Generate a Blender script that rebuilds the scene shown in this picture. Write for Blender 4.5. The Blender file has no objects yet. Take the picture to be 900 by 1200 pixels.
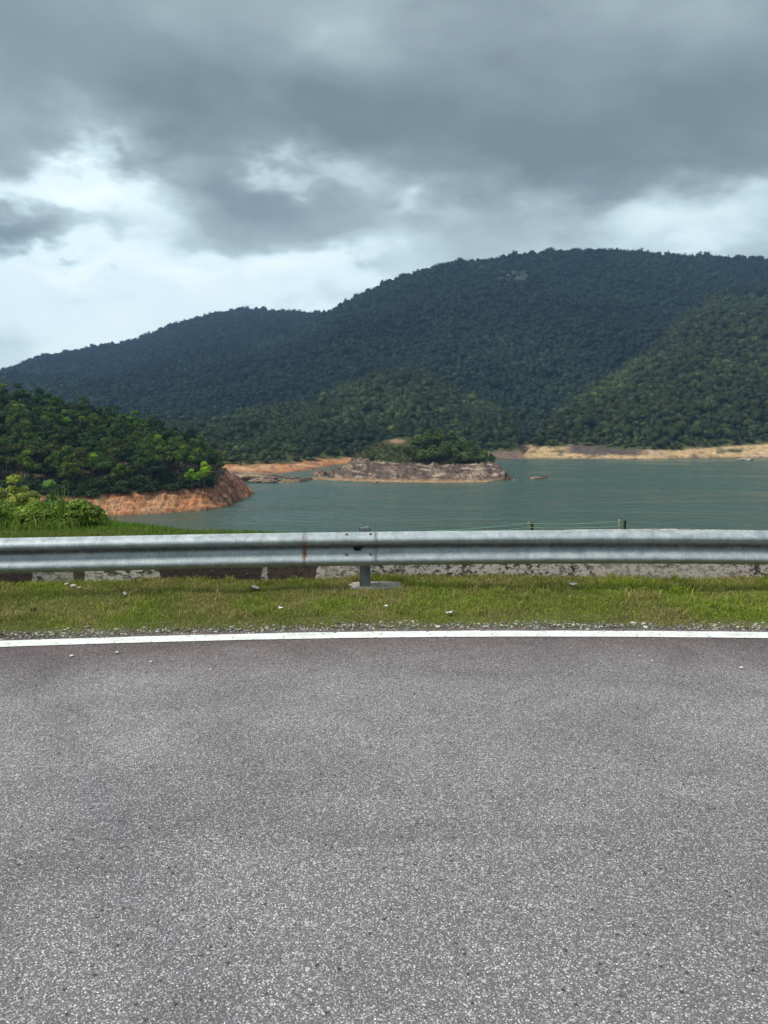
import bpy, math, random
import numpy as np
from mathutils import Vector
R = math.radians
scene = bpy.context.scene
col = scene.collection
rng = np.random.default_rng(7)
random.seed(7)

# ------------------------------------------------------------ camera
F = 867.0; CAMZ = 1.58; TH = math.atan(110/867.0)
cam_d = bpy.data.cameras.new('camera'); cam = bpy.data.objects.new('camera', cam_d); col.objects.link(cam)
cam.location = (0, 0, CAMZ); cam.rotation_euler = (math.pi/2-TH, 0, 0)
cam_d.sensor_fit = 'VERTICAL'; cam_d.sensor_height = 36; cam_d.sensor_width = 27; cam_d.lens = F/1200*36
cam_d.clip_start = 0.05; cam_d.clip_end = 12000
scene.camera = cam
scene.view_settings.view_transform = 'Standard'
scene.view_settings.look = 'None'
scene.view_settings.gamma = 1
scene.view_settings.exposure = 1.2
scene.cycles.volume_bounces = 0
scene.cycles.max_bounces = 6

def ae(px, py):
    """pixel of the photo -> (x/y, dz/y) slopes"""
    v = -(py-600)/F
    Y = math.cos(TH)+v*math.sin(TH); Z = -math.sin(TH)+v*math.cos(TH); X = (px-450)/F
    return X/Y, Z/Y
def P(px, py, D):
    a, e = ae(px, py); return (a*D, D, CAMZ+e*D)
def G(px, py, z):
    a, e = ae(px, py); D = (z-CAMZ)/e; return (a*D, D, z)
def lonlat(px, py):
    a, e = ae(px, py); return math.atan(a), math.atan2(e, math.hypot(1, a))

# ------------------------------------------------------------ node helpers
class NT:
    def __init__(s, tree): s.t = tree; s.n = tree.nodes; s.l = tree.links
    def add(s, typ, **kw):
        n = s.n.new(typ)
        for k, v in kw.items(): setattr(n, k, v)
        return n
    def inp(s, n, k, v):
        if v is None: return
        sock = n.inputs[k]
        if isinstance(v, bpy.types.NodeSocket): s.l.new(v, sock)
        else: sock.default_value = v
    def math(s, op, a, b=None, c=None, clamp=False):
        n = s.add('ShaderNodeMath', operation=op); n.use_clamp = clamp
        s.inp(n, 0, a); s.inp(n, 1, b); s.inp(n, 2, c); return n.outputs[0]
    def vmath(s, op, a, b=None):
        n = s.add('ShaderNodeVectorMath', operation=op); s.inp(n, 0, a); s.inp(n, 1, b); return n.outputs[0]
    def noise(s, vec, scale, detail=4, rough=.55, dist=0, color=False):
        n = s.add('ShaderNodeTexNoise'); s.inp(n, 'Vector', vec); s.inp(n, 'Scale', scale)
        s.inp(n, 'Detail', detail); s.inp(n, 'Roughness', rough); s.inp(n, 'Distortion', dist)
        return n.outputs['Color' if color else 'Fac']
    def voro(s, vec, scale, feature='F1', out='Distance'):
        n = s.add('ShaderNodeTexVoronoi', feature=feature); s.inp(n, 'Vector', vec); s.inp(n, 'Scale', scale)
        return n.outputs[out]
    def ramp(s, fac, stops, interp='LINEAR'):
        n = s.add('ShaderNodeValToRGB'); n.color_ramp.interpolation = interp
        e = n.color_ramp.elements
        while len(e) < len(stops): e.new(0.5)
        for el, (p, c) in zip(e, stops):
            el.position = p
            el.color = (c, c, c, 1) if isinstance(c, (int, float)) else (*c, 1)
        s.inp(n, 'Fac', fac); return n.outputs['Color']
    def mix(s, fac, a, b, blend='MIX'):
        n = s.add('ShaderNodeMix', data_type='RGBA', blend_type=blend)
        s.inp(n, 0, fac); s.inp(n, 6, a if not isinstance(a, tuple) else (*a, 1)[:4]); s.inp(n, 7, b if not isinstance(b, tuple) else (*b, 1)[:4])
        return n.outputs[2]
    def bump(s, h, strength=.5, dist=.01):
        n = s.add('ShaderNodeBump'); s.inp(n, 'Height', h); s.inp(n, 'Strength', strength); s.inp(n, 'Distance', dist)
        return n.outputs['Normal']
    def scalev(s, vec, sc):
        n = s.add('ShaderNodeMapping'); s.inp(n, 'Vector', vec); n.inputs['Scale'].default_value = sc; return n.outputs[0]
def material(name, rough=.8, metal=0, spec=.3):
    m = bpy.data.materials.new(name); m.use_nodes = True
    t = NT(m.node_tree); b = m.node_tree.nodes['Principled BSDF']
    b.inputs['Roughness'].default_value = rough; b.inputs['Metallic'].default_value = metal
    b.inputs['Specular IOR Level'].default_value = spec
    t.b = b
    t.pos = t.add('ShaderNodeNewGeometry').outputs['Position']
    t.obj = t.add('ShaderNodeTexCoord').outputs['Object']
    return m, t

# ------------------------------------------------------------ world: overcast sky
world = bpy.data.worlds.new('World'); scene.world = world; world.use_nodes = True
SUN_EL, SUN_AZ = 56, 250      # azimuth in degrees from +Y, clockwise (to the left and a little behind)
w = NT(world.node_tree); w.n.clear()
out = w.add('ShaderNodeOutputWorld'); bg = w.add('ShaderNodeBackground')
dirv = w.add('ShaderNodeTexCoord').outputs['Generated']
sep = w.add('ShaderNodeSeparateXYZ'); w.l.new(dirv, sep.inputs[0])
lon = w.math('ARCTAN2', sep.outputs[0], sep.outputs[1]); lat = w.math('ARCSINE', sep.outputs[2])
# cloud-layer coordinates (flattening towards the horizon)
den = w.math('ADD', w.math('MAXIMUM', sep.outputs[2], 0.0), 0.5)
cmb = w.add('ShaderNodeCombineXYZ')
w.inp(cmb, 0, w.math('DIVIDE', sep.outputs[0], den)); w.inp(cmb, 1, w.math('DIVIDE', sep.outputs[1], den)); w.inp(cmb, 2, w.math('MULTIPLY', sep.outputs[2], 1.5))
cv = cmb.outputs[0]
nb = w.noise(cv, 2.2, 5, .5, .1)
nm = w.noise(cv, 5.0, 7, .52, .1)
nd = w.noise(cv, 3.4, 4, .5, 0, color=True)
sd = w.add('ShaderNodeSeparateXYZ'); w.l.new(nd, sd.inputs[0])
lo2 = w.math('ADD', lon, w.math('MULTIPLY', w.math('SUBTRACT', sd.outputs[0], .5), .26))
la2 = w.math('ADD', lat, w.math('MULTIPLY', w.math('SUBTRACT', sd.outputs[1], .5), .17))
nf = w.noise(cv, 11, 7, .55, .1, color=True)
sf = w.add('ShaderNodeSeparateXYZ'); w.l.new(nf, sf.inputs[0])
lo3 = w.math('ADD', lo2, w.math('MULTIPLY', w.math('SUBTRACT', sf.outputs[0], .5), .12))
la3 = w.math('ADD', la2, w.math('MULTIPLY', w.math('SUBTRACT', sf.outputs[1], .5), .09))
def blob(px, py, rx, ry, amp, sharp=1.0):
    l0, b0 = lonlat(px, py); sx = rx/F; sy = ry/F
    LO, LA = lo3, la3
    dx = w.math('DIVIDE', w.math('SUBTRACT', LO, l0), sx); dy = w.math('DIVIDE', w.math('SUBTRACT', LA, b0), sy)
    q = w.math('ADD', w.math('MULTIPLY', dx, dx), w.math('MULTIPLY', dy, dy))
    if sharp > 1: q = w.math('POWER', q, sharp)
    return w.math('MULTIPLY', w.math('EXPONENT', w.math('MULTIPLY', q, -1)), amp)
v = w.math('ADD', .385, w.math('MULTIPLY', w.math('SUBTRACT', nb, .5), .34))
v = w.math('ADD', v, w.math('MULTIPLY', w.math('SUBTRACT', nm, .5), .34))
bv = w.vmath('ADD', cv, w.vmath('SCALE', nf)); bv.node.inputs[1].links[0].from_node.inputs['Scale'].default_value = .16
vz = w.add('ShaderNodeTexVoronoi', feature='SMOOTH_F1'); w.inp(vz, 'Vector', bv); w.inp(vz, 'Scale', 5.5); vz.inputs['Smoothness'].default_value = .35
v = w.math('ADD', v, w.math('MULTIPLY', w.math('SUBTRACT', .42, vz.outputs['Distance']), .20))
BLOBS = [ (420, 290, 700, 70, .06, 1),
 (60, 380, 330, 110, .50, 1), (230, 320, 200, 70, .26, 1), (20, 200, 95, 28, .46, 1), (120, 215, 90, 50, .42, 1),
 (200, 260, 90, 35, .12, 1),
 (40, 244, 85, 38, -.62, 2), (290, 258, 175, 52, -.34, 2), (420, 235, 110, 65, .20, 1.5), (390, 195, 70, 26, .22, 1),
 (470, 340, 140, 55, .20, 1), (870, 250, 120, 48, .32, 1), (740, 235, 90, 30, .14, 1), (640, 230, 120, 60, .06, 1),
 (170, 70, 280, 60, -.08, 1), (560, 125, 330, 65, -.17, 1.5), (800, 150, 230, 50, -.17, 1.5), (250, 140, 170, 36, -.15, 1.5), (420, 60, 70, 40, .12, 1),
 (900, 20, 200, 50, -.05, 1), (150, 325, 45, 14, -.26, 1), (110, 350, 80, 22, -.16, 1), (110, 268, 40, 20, .30, 1), (60, 300, 70, 22, .22, 1), (318, 208, 22, 14, .30, 1), (500, 228, 26, 12, .2, 1), (330, 330, 130, 26, .12, 1),
]
for bb in BLOBS: v = w.math('ADD', v, blob(*bb))
# thicker and darker towards the top of the picture, brighter high above and behind the camera
hb = w.math('MULTIPLY', w.math('SMOOTH_MIN', w.math('MULTIPLY', sep.outputs[1], -1), .9, .2), 0.10)
v = w.math('ADD', v, hb)
zen = w.math('MULTIPLY', w.math('MAXIMUM', w.math('SUBTRACT', sep.outputs[2], .62), 0), .9)
v = w.math('ADD', v, zen, clamp=True)
K = 0.71
def kc(r, g, b): return (r*K, g*K, b*K)
cloud = w.ramp(v, [(0.0, kc(.125, .160, .175)), (.22, kc(.178, .224, .242)), (.42, kc(.265, .325, .345)), (.62, kc(.42, .52, .545)), (.80, kc(.66, .77, .775)), (1.0, kc(.84, .91, .89))])
sky = w.add('ShaderNodeTexSky', sky_type='NISHITA'); sky.sun_disc = False
sky.sun_elevation = R(SUN_EL); sky.sun_rotation = R(SUN_AZ)
skc = w.vmath('SCALE', sky.outputs[0]); skc.node.inputs['Scale'].default_value = 0.06
gap = w.ramp(v, [(.62, 0.0), (.9, .22)])
final = w.mix(gap, cloud, skc)
w.l.new(final, bg.inputs['Color']); bg.inputs['Strength'].default_value = 1.0
w.l.new(bg.outputs[0], out.inputs['Surface'])

# ------------------------------------------------------------ sun (behind thin cloud)
sd_ = bpy.data.lights.new('sun', 'SUN'); sd_.energy = 1.5; sd_.angle = R(17); sd_.color = (1, .955, .88)
sun = bpy.data.objects.new('sun', sd_); col.objects.link(sun)
az = R(SUN_AZ); el = R(SUN_EL)
to_sun = Vector((math.sin(az)*math.cos(el), math.cos(az)*math.cos(el), math.sin(el)))
sun.rotation_euler = to_sun.to_track_quat('Z', 'Y').to_euler(); sun.location = (-20, -10, 30)

# ------------------------------------------------------------ mesh helpers
def obj(name, me, mat=None, parent=None):
    o = bpy.data.objects.new(name, me); col.objects.link(o)
    if mat and not me.materials: me.materials.append(mat)
    if parent: o.parent = parent
    return o
def tag(o, label=None, cat=None, group=None, kind=None):
    if label: o['label'] = label
    if cat: o['category'] = cat
    if group: o['group'] = group
    if kind: o['kind'] = kind
    return o
def empty(name, loc, label=None, cat=None, group=None, rz=0):
    o = bpy.data.objects.new(name, None); col.objects.link(o); o.location = loc; o.rotation_euler = (0, 0, rz)
    o.empty_display_size = .2
    return tag(o, label, cat, group)
def np_mesh(name, V, Fc, k, smooth=False, colors=None):
    """V (n,3); Fc (m,k) equal-sized faces"""
    me = bpy.data.meshes.new(name); V = np.asarray(V, np.float32); Fc = np.asarray(Fc, np.int32)
    me.vertices.add(len(V)); me.vertices.foreach_set('co', V.ravel())
    m = len(Fc); me.loops.add(m*k); me.loops.foreach_set('vertex_index', Fc.ravel())
    me.polygons.add(m); me.polygons.foreach_set('loop_start', np.arange(m, dtype=np.int32)*k)
    me.polygons.foreach_set('loop_total', np.full(m, k, np.int32))
    me.polygons.foreach_set('use_smooth', np.full(m, smooth))
    me.update(calc_edges=True)
    if colors is not None:
        a = me.color_attributes.new('tint', 'FLOAT_COLOR', 'POINT')
        c = np.ones((len(V), 4), np.float32); c[:, :3] = colors; a.data.foreach_set('color', c.ravel())
    return me
def py_mesh(name, V, Fc, smooth=False):
    me = bpy.data.meshes.new(name); me.from_pydata([tuple(v) for v in V], [], Fc); me.update()
    if smooth: me.polygons.foreach_set('use_smooth', [True]*len(me.polygons))
    return me
def grid_mesh(name, X, Y, Z, smooth=True, colors=None):
    n, m = X.shape; V = np.stack([X, Y, Z], -1).reshape(-1, 3)
    i = np.arange(n-1)[:, None]*m+np.arange(m-1)[None]; i = i.ravel()
    Fc = np.stack([i, i+1, i+m+1, i+m], -1)
    A = V[Fc[0][1]]-V[Fc[0][0]]; B = V[Fc[0][3]]-V[Fc[0][0]]
    if np.cross(A, B)[2] < 0: Fc = Fc[:, ::-1]
    return np_mesh(name, V, Fc, 4, smooth, None if colors is None else colors.reshape(-1, 3))
# hashed value noise
def _h(ix, iy, s):
    n = (ix.astype(np.int64)*374761393+iy.astype(np.int64)*668265263+s*1274126177) & 0xffffffff
    n = ((n ^ (n >> 13))*1274126177) & 0xffffffff
    return ((n ^ (n >> 16)) & 0xffff)/65535.0
def vn(x, y, s=0):
    ix = np.floor(x); iy = np.floor(y); fx = x-ix; fy = y-iy; fx = fx*fx*(3-2*fx); fy = fy*fy*(3-2*fy)
    a = _h(ix, iy, s); b = _h(ix+1, iy, s); c = _h(ix, iy+1, s); d = _h(ix+1, iy+1, s)
    return (a*(1-fx)+b*fx)*(1-fy)+(c*(1-fx)+d*fx)*fy
def fbm(x, y, sc, o=4, s=0, g=.5):
    x = np.asarray(x, float)/sc; y = np.asarray(y, float)/sc; t = 0; A = 1; T = 0
    for i in range(o):
        t = t+A*vn(x+17.3*i, y-9.1*i, s+i); T += A; A *= g; x = x*2.03; y = y*2.03
    return t/T-.5
def ridged(x, y, sc, o=4, s=0):
    x = np.asarray(x, float)/sc; y = np.asarray(y, float)/sc; t = 0; A = 1; T = 0
    for i in range(o):
        t = t+A*(1-np.abs(2*vn(x+7.3*i, y-3.1*i, s+i)-1)); T += A; A *= .5; x = x*2.1; y = y*2.1
    return t/T
def loft(rings, closed=True, caps=True):
    """rings: list of lists of points (equal length)"""
    V = []; Fc = []; n = len(rings[0])
    for r in rings: V += r
    for i in range(len(rings)-1):
        for j in range(n if closed else n-1):
            k = (j+1) % n; Fc.append((i*n+j, i*n+k, (i+1)*n+k, (i+1)*n+j))
    if caps and closed:
        Fc.append(tuple(range(n))[::-1]); Fc.append(tuple(range((len(rings)-1)*n, len(rings)*n)))
    return V, Fc
def tube_vf(pts, rad, n=7):
    rings = []
    for i, p in enumerate(pts):
        p = Vector(p); a = Vector(pts[max(0, i-1)]); b = Vector(pts[min(len(pts)-1, i+1)])
        t = (b-a).normalized(); u = t.cross(Vector((.31, .95, .05))).normalized(); v_ = t.cross(u)
        r = rad[i]
        rings.append([tuple(p+u*math.cos(k*2*math.pi/n)*r+v_*math.sin(k*2*math.pi/n)*r) for k in range(n)])
    return loft(rings)
def join_vf(parts):
    V = []; Fc = []
    for v_, f_ in parts:
        o = len(V); V += list(v_); Fc += [tuple(i+o for i in f) for f in f_]
    return V, Fc
def bevel(o, wdt=.004, seg=2):
    m = o.modifiers.new('bevel', 'BEVEL'); m.width = wdt; m.segments = seg; m.limit_method = 'ANGLE'; return o

# ------------------------------------------------------------ levels
ZW = CAMZ-25.0
def curve(x):
    x = np.asarray(x, float); return .040*x-.020*x*x/(1+np.abs(x)/12)

# ------------------------------------------------------------ layered hills
def mk_layer(rows, back=.7, nz=0., nsc=120, seed=0, power=1.0, drop=0):
    """rows: (px, py_crest, Dcrest, Dfoot)"""
    A = []; ZC = []; DC = []; DF = []
    for px, py, Dc, Df in rows:
        a, e = ae(px, py); A.append(a); ZC.append(CAMZ+e*Dc-drop); DC.append(Dc); DF.append(Df)
    def f(x, y):
        a = x/np.maximum(y, 1); zc = np.interp(a, A, ZC); dc = np.interp(a, A, DC); df = np.interp(a, A, DF)
        t = (y-df)/np.maximum(dc-df, 1.)
        up = np.clip(t, 0, 1)
        s = np.where(t < 0, t*.8, np.where(t <= 1, .78*up**power+.22*np.sin(up*math.pi/2), 1-back*(t-1)-.25*(t-1)**2))
        z = ZW+np.maximum(zc-ZW, .5)*s+np.minimum(zc-ZW-.5, 0)-np.clip(-t*8, 0, 1)*8
        if nz:
            z = z+nz*fbm(x, y, nsc, 5, seed)*np.clip(t*3, 0, 1)*np.clip(1.15-t, .1, 1)*np.clip((zc-ZW)/60, 0.1, 1)
            z = z-nz*.85*(ridged(x, y*.45, nsc*1.3, 3, seed+9)-.5)*np.clip(t*2, 0, 1)*np.clip(1.12-t, .06, 1)*np.clip((zc-ZW)/60, 0.1, 1)
        return np.maximum(z, ZW-12)
    return f
def dw(px, py): return G(px, py, ZW)[1]
L_back = mk_layer([(-500, 540, 1700, 700), (-250, 470, 1750, 700), (0, 441, 1800, 700), (50, 424, 1800, 700), (100, 415, 1800, 700), (150, 405, 1800, 700), (200, 385, 1800, 700),
    (250, 371, 1800, 700), (290, 365, 1800, 700), (330, 368, 1800, 700), (400, 372, 1750, 700), (500, 400, 1700, 700), (700, 500, 1500, 700), (900, 530, 1500, 700)], nz=60, nsc=260, seed=3)
L_main = mk_layer([(-700, 560, 1100, 480), (-300, 480, 1100, 480), (0, 445, 1100, 480), (100, 447, 1100, 480), (167, 440, 1120, 480), (200, 436, 1150, 480), (250, 424, 1180, 480), (300, 411, 1220, 480), (350, 392, 1250, 480),
    (400, 362, 1290, 480), (450, 337, 1300, 480), (500, 320, 1300, 480), (550, 308, 1310, 480), (600, 299, 1320, 480), (650, 297, 1320, 480), (700, 296, 1320, 480), (750, 297, 1330, 480), (800, 301, 1350, 480),
    (850, 304, 1370, 480), (900, 306, 1400, 480), (1100, 330, 1450, 480), (1500, 420, 1450, 480)], nz=105, nsc=260, seed=11, power=1.5)
L_spur = mk_layer([(560, 560, 440, 452), (606, 543, 470, 452), (622, 524, 500, dw(622, 538)), (645, 500, 540, dw(645, 537)), (667, 482, 590, dw(667, 537.5)), (713, 450, 690, dw(713, 538)), (768, 414, 800, dw(768, 538.5)),
    (800, 378, 900, dw(800, 537.5)), (845, 345, 1010, dw(845, 536.5)), (900, 340, 1050, dw(900, 536)), (1100, 345, 1050, 460), (1500, 430, 1000, 460)], nz=38, nsc=150, seed=21, power=.95)
L_low = mk_layer([(-400, 545, 560, 330), (-100, 520, 560, 330), (100, 510, 560, 330), (250, 505, 560, dw(250, 554)), (289, 491, 590, dw(289, 555)), (328, 483, 620, dw(328, 555)), (367, 478, 640, dw(367, 550)), (394, 465, 680, dw(394, 545)), (430, 449, 730, 420),
    (468, 437, 760, 425), (503, 444, 740, 430), (542, 468, 700, 440), (580, 482, 620, 447), (600, 500, 560, 450), (612, 530, 490, 452), (622, 549, 470, 455), (660, 560, 460, 460)], nz=32, nsc=120, seed=31, power=.95)
def hills_h(x, y):
    z = np.maximum(np.maximum(L_back(x, y), L_main(x, y)), np.maximum(L_spur(x, y), L_low(x, y)))
    near = np.exp(-np.abs(z-ZW-4)/7.0)
    return z+near*(fbm(x, y, 17, 5, 5)*3.2+ridged(x, y, 9, 3, 8)*1.2-.6)
def bank_height(x, y):
    px = 450+F*x/np.maximum(y, 1)
    return np.interp(px, [200, 330, 390, 450, 600, 660, 750, 830, 900], [2.4, 2.6, 2.6, 3, 4, 5.8, 5.0, 5.2, 7.0])+fbm(x, y, 26, 4, 41)*3.2
SAND = np.array([.56, .37, .19]); ORANGE = np.array([.53, .225, .095]); PURP = np.array([.10, .072, .066]); PALE = np.array([.50, .34, .22])
FLOOR = np.array([.022, .034, .014]); SCRUB = np.array([.075, .085, .030])
def mixc(a, b, t): t = np.clip(t, 0, 1)[..., None]; return a*(1-t)+b*t
def hills_col(x, y, z):
    px = 450+F*x/np.maximum(y, 1); h = z-ZW
    soil = mixc(ORANGE[None], SAND[None], (px-430)/150+fbm(x, y, 30, 3, 51))
    soil = mixc(soil, PALE[None], fbm(x, y, 14, 4, 52)*3)
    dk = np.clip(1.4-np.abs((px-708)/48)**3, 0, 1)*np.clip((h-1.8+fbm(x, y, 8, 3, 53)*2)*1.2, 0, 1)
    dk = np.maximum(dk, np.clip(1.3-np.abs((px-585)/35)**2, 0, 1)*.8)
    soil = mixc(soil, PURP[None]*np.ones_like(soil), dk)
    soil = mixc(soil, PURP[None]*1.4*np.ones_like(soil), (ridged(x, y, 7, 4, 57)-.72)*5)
    soil = mixc(soil, soil*.6, (1.1-h)*1.2)
    bh = bank_height(x, y)
    veg = np.clip((h-bh)/1.2, 0, 1)
    veg = np.maximum(veg, np.clip((fbm(x, y, 13, 3, 60)-.13)*9, 0, 1)*np.clip((h-2.5), 0, 1))
    fl = mixc(SCRUB[None], FLOOR[None], (h-bh-2)/5)
    # a bare rock face high on the mountain
    a2, e2 = ae(598, 326)
    cl = np.clip(1.2-((x/np.maximum(y, 1)-a2)/.03)**2-(((z-CAMZ)/np.maximum(y, 1)-e2)/.012)**2, 0, 1)*np.clip(fbm(x*3, y, 25, 3, 70)*4+.5, 0, 1)
    fl = mixc(fl, np.array([.095, .085, .082])[None]*np.ones_like(fl), cl)
    return mixc(soil, fl, veg)
# terrain material: attribute colour with fine-grained break-up
def earth_mat(name, sc=.5, bump_d=.5, strata=False):
    m, t = material(name, .92, 0, .15)
    at = t.add('ShaderNodeAttribute', attribute_name='tint').outputs['Color']
    n1 = t.noise(t.pos, sc, 8, .65); n2 = t.noise(t.pos, sc*6, 4, .6)
    k = t.ramp(n1, [(.3, .55), (.5, 1.0), (.72, 1.5)])
    c = t.mix(1, at, k, 'MULTIPLY')
    k2 = t.ramp(n2, [(.3, .75), (.7, 1.25)]); c = t.mix(1, c, k2, 'MULTIPLY')
    if strata:
        gl = t.noise(t.scalev(t.pos, (1, .25, .12)), 1.6, 5, .6, 1.2)
        c = t.mix(t.ramp(gl, [(.50, 0.0), (.60, .75)]), c, (.15, .062, .04, 1))
        gp = t.noise(t.scalev(t.pos, (1, .3, .2)), 2.6, 4, .6, .6)
        c = t.mix(t.ramp(gp, [(.56, 0.0), (.66, .45)]), c, (.55, .36, .24, 1))
    t.inp(t.b, 'Base Color', c)
    h = t.math('ADD', n1, t.math('MULTIPLY', n2, .35))
    t.inp(t.b, 'Normal', t.bump(h, .9, bump_d))
    return m
M_hill = earth_mat('hillside_earth', .35, 1.2); M_bank = earth_mat('eroded_bank', .8, .5, True)

def polar_grid(a0, a1, na, Ds):
    a = np.linspace(a0, a1, na); A, D = np.meshgrid(a, Ds); return A*D, D
Ds = np.concatenate([np.arange(300, 500, 1.6), np.arange(500, 900, 5), np.arange(900, 2400, 14)])
X, Y = polar_grid(-1.15, 1.15, 900, Ds); Z = hills_h(X, Y)
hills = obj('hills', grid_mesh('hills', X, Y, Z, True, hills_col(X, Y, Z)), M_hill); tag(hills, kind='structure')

# headland on the left
def head_rows():
    r = [(-900, 470, 330, 190), (-500, 455, 300, 192), (-200, 470, 268, dw(-200, 610)), (0, 482, 262, dw(0, 608)), (50, 487, 262, dw(50, 607)), (100, 497, 262, dw(100, 606)), (150, 513, 258, dw(150, 604)), (200, 529, 250, dw(200, 601)),
         (230, 541, 245, dw(230, 598.5)), (250, 550, 240, dw(250, 597)), (265, 555, 240, dw(265, 594)), (280, 562, 241, dw(280, 588)), (292, 573, 243, dw(292, 583)), (300, 579.5, 246, dw(300, 580)), (306, 600, 248, 245)]
    return r
L_head = mk_layer(head_rows(), back=1.1, nz=0)
def head_h(x, y):
    z0 = L_head(x, y); h = z0-ZW
    # a steep eroded bank at the waterline: first metres rise fast
    st = np.where((h > 0) & (h < 12), np.clip(h, 0, 12), 0); bank = np.minimum(st*1.9, 5.0)*np.exp(-np.maximum(h-3, 0)/12)*.75*np.interp(450+F*x/np.maximum(y, 1), [240, 272], [1, .1])
    z = z0+bank
    px = 450+F*x/np.maximum(y, 1); tip = np.clip((px-232)/25, 0, 1)
    z = z+tip*(ridged(x, y*.7, 3.4, 5, 79)-.58)*5.5*np.clip(h/1.5+.3, 0, 1)-tip*.5
    z = z-.9*np.clip(ridged(x*1.0, y*.12, 2.6, 3, 83)-.55, 0, 1)*np.clip(h, 0, 1)*np.clip(8-h, 0, 1)*3
    hz_ = z-ZW; z = z+.22*np.sin(hz_*4.2+fbm(x, y, 14, 3, 86)*9)*np.clip(hz_*2, 0, 1)*np.clip(7-hz_, 0, 1)
    return z+fbm(x, y, 9, 5, 77)*1.3*np.clip(h+1, 0, 1)+(ridged(x, y*.5, 4, 3, 78)-.5)*.9*np.clip(h+.5, 0, 1)*np.clip(9-h, 0, 1)
hx = np.concatenate([np.arange(-300, -110, 1.2), np.arange(-110, -25, .45)]); hy = np.concatenate([np.arange(165, 252, .45), np.arange(252, 330, 1.)]); X, Y = np.meshgrid(hx, hy); Z = head_h(X, Y)
def head_bh(x, y):
    px = 450+F*x/np.maximum(y, 1); return np.interp(px, [100, 200, 245, 262, 270, 300], [4.6, 5.0, 5.2, 7, 12, 20])+fbm(x, y, 7, 3, 81)*1.2
px_ = 450+F*X/Y; hh = Z-ZW
soil = mixc(ORANGE[None, None]*np.ones_like(X)[..., None], np.array([.54, .34, .19])[None, None], fbm(X, Y, 6, 4, 82)*2.2+.1)
soil = mixc(soil, np.array([.30, .13, .085]), (px_-238)/18*np.clip(hh/3-.2, 0, 1)*.8)
soil = mixc(soil, np.array([.13, .06, .045]), (ridged(X, Y+Z, 3.2, 4, 84)-.66)*6*np.clip((px_-225)/25, .15, 1))
soil = mixc(soil, soil*.62, (0.9-hh)*1.3)
Cc = mixc(soil, FLOOR[None, None]*1.0, (hh-head_bh(X, Y))*1.5)
headland = obj('headland', grid_mesh('headland', X, Y, Z, True, Cc), M_bank); tag(headland, kind='structure')

# rocky island in the middle
L_i1 = mk_layer([(352, 562.5, 290, 289.5), (366, 560, 292, dw(366, 562)), (380, 558, 297, dw(380, 562.5)), (390, 550, 311, dw(390, 563)), (402, 544, 315, dw(402, 563)), (416, 538, 317, dw(416, 564)), (430, 537, 317, dw(430, 564)), (460, 542, 313, dw(460, 565)),
    (500, 542, 313, dw(500, 565.5)), (540, 542, 312, dw(540, 565.5)), (570, 541, 311, dw(570, 565)), (584, 544, 310, dw(584, 563.5)), (592, 551, 301, dw(592, 562.5)), (599, 559, 297, dw(599, 562)), (606, 566, 294, 293)], back=.45, nz=0)
L_i2 = mk_layer([(380, 566, 320, 300), (405, 545, 322, 306), (418, 532, 324, 306), (432, 523, 328, 306), (450, 516, 330, 307), (470, 512, 332, 307), (500, 514, 332, 307), (530, 520, 330, 307), (560, 530, 327, 307), (580, 541, 322, 306), (600, 566, 310, 300)], back=1.2, nz=0)
def isl_h(x, y):
    z = L_i1(x, y); h = z-ZW
    z = z+(ridged(x, y*.6, 6, 4, 90)-.55)*(1.9+1.6*np.clip((-3-x)/10, 0, 1))*np.clip(h/2+.3, 0, 1)+(ridged(x, y*.7, 2.0, 4, 93)-.5)*2.0*np.clip(h/2+.3, 0, 1)
    z = z-.9*np.clip(h/2, 0, 1)
    z2 = L_i2(x, y)+fbm(x, y, 6, 4, 94)*1.2
    return np.maximum(z, z2)
ix = np.arange(-42, 62, .42); iy = np.arange(278, 372, .42); X, Y = np.meshgrid(ix, iy); Z = isl_h(X, Y); hh = Z-ZW
rk = mixc(np.array([.18, .125, .098])[None, None]*np.ones_like(X)[..., None], np.array([.095, .068, .058]), ridged(X, Y, 5, 4, 95)*2-1+.15)
rk = mixc(rk, np.array([.44, .31, .21]), fbm(X, Y*.6, 4, 4, 96)*4-.35)
rk = mixc(rk, np.array([.50, .38, .28]), (fbm(X+Z*2, Z*3+Y*.2, 2.2, 4, 99)-.12)*9)
rk = mixc(rk, np.array([.055, .04, .036]), (ridged(X*.7, Y+Z*2.5, 2.6, 4, 89)-.74)*7)
rk = mixc(rk, np.array([.46, .28, .15]), (1.3-hh)*.8)
veg = np.clip((L_i2(X, Y)-L_i1(X, Y)+1)*1.0+fbm(X, Y, 5, 3, 97)*2, 0, 1)
gr = mixc(np.array([.085, .088, .038])[None, None]*np.ones_like(X)[..., None], np.array([.05, .07, .022]), fbm(X, Y, 5, 4, 98)*4)
a1, e1 = ae(466, 517)
bp = np.clip(1.4-((X/Y-a1)/.011)**2-(((Z-CAMZ)/Y-e1)/.0028)**2, 0, 1); gr = mixc(gr, np.array([.33, .19, .13]), bp)
M_isl = earth_mat('island_rock', 1.3, .6)
island = obj('rocky_island', grid_mesh('island', X, Y, Z, True, mixc(rk, gr, veg)), M_isl); tag(island, kind='structure')

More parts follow.
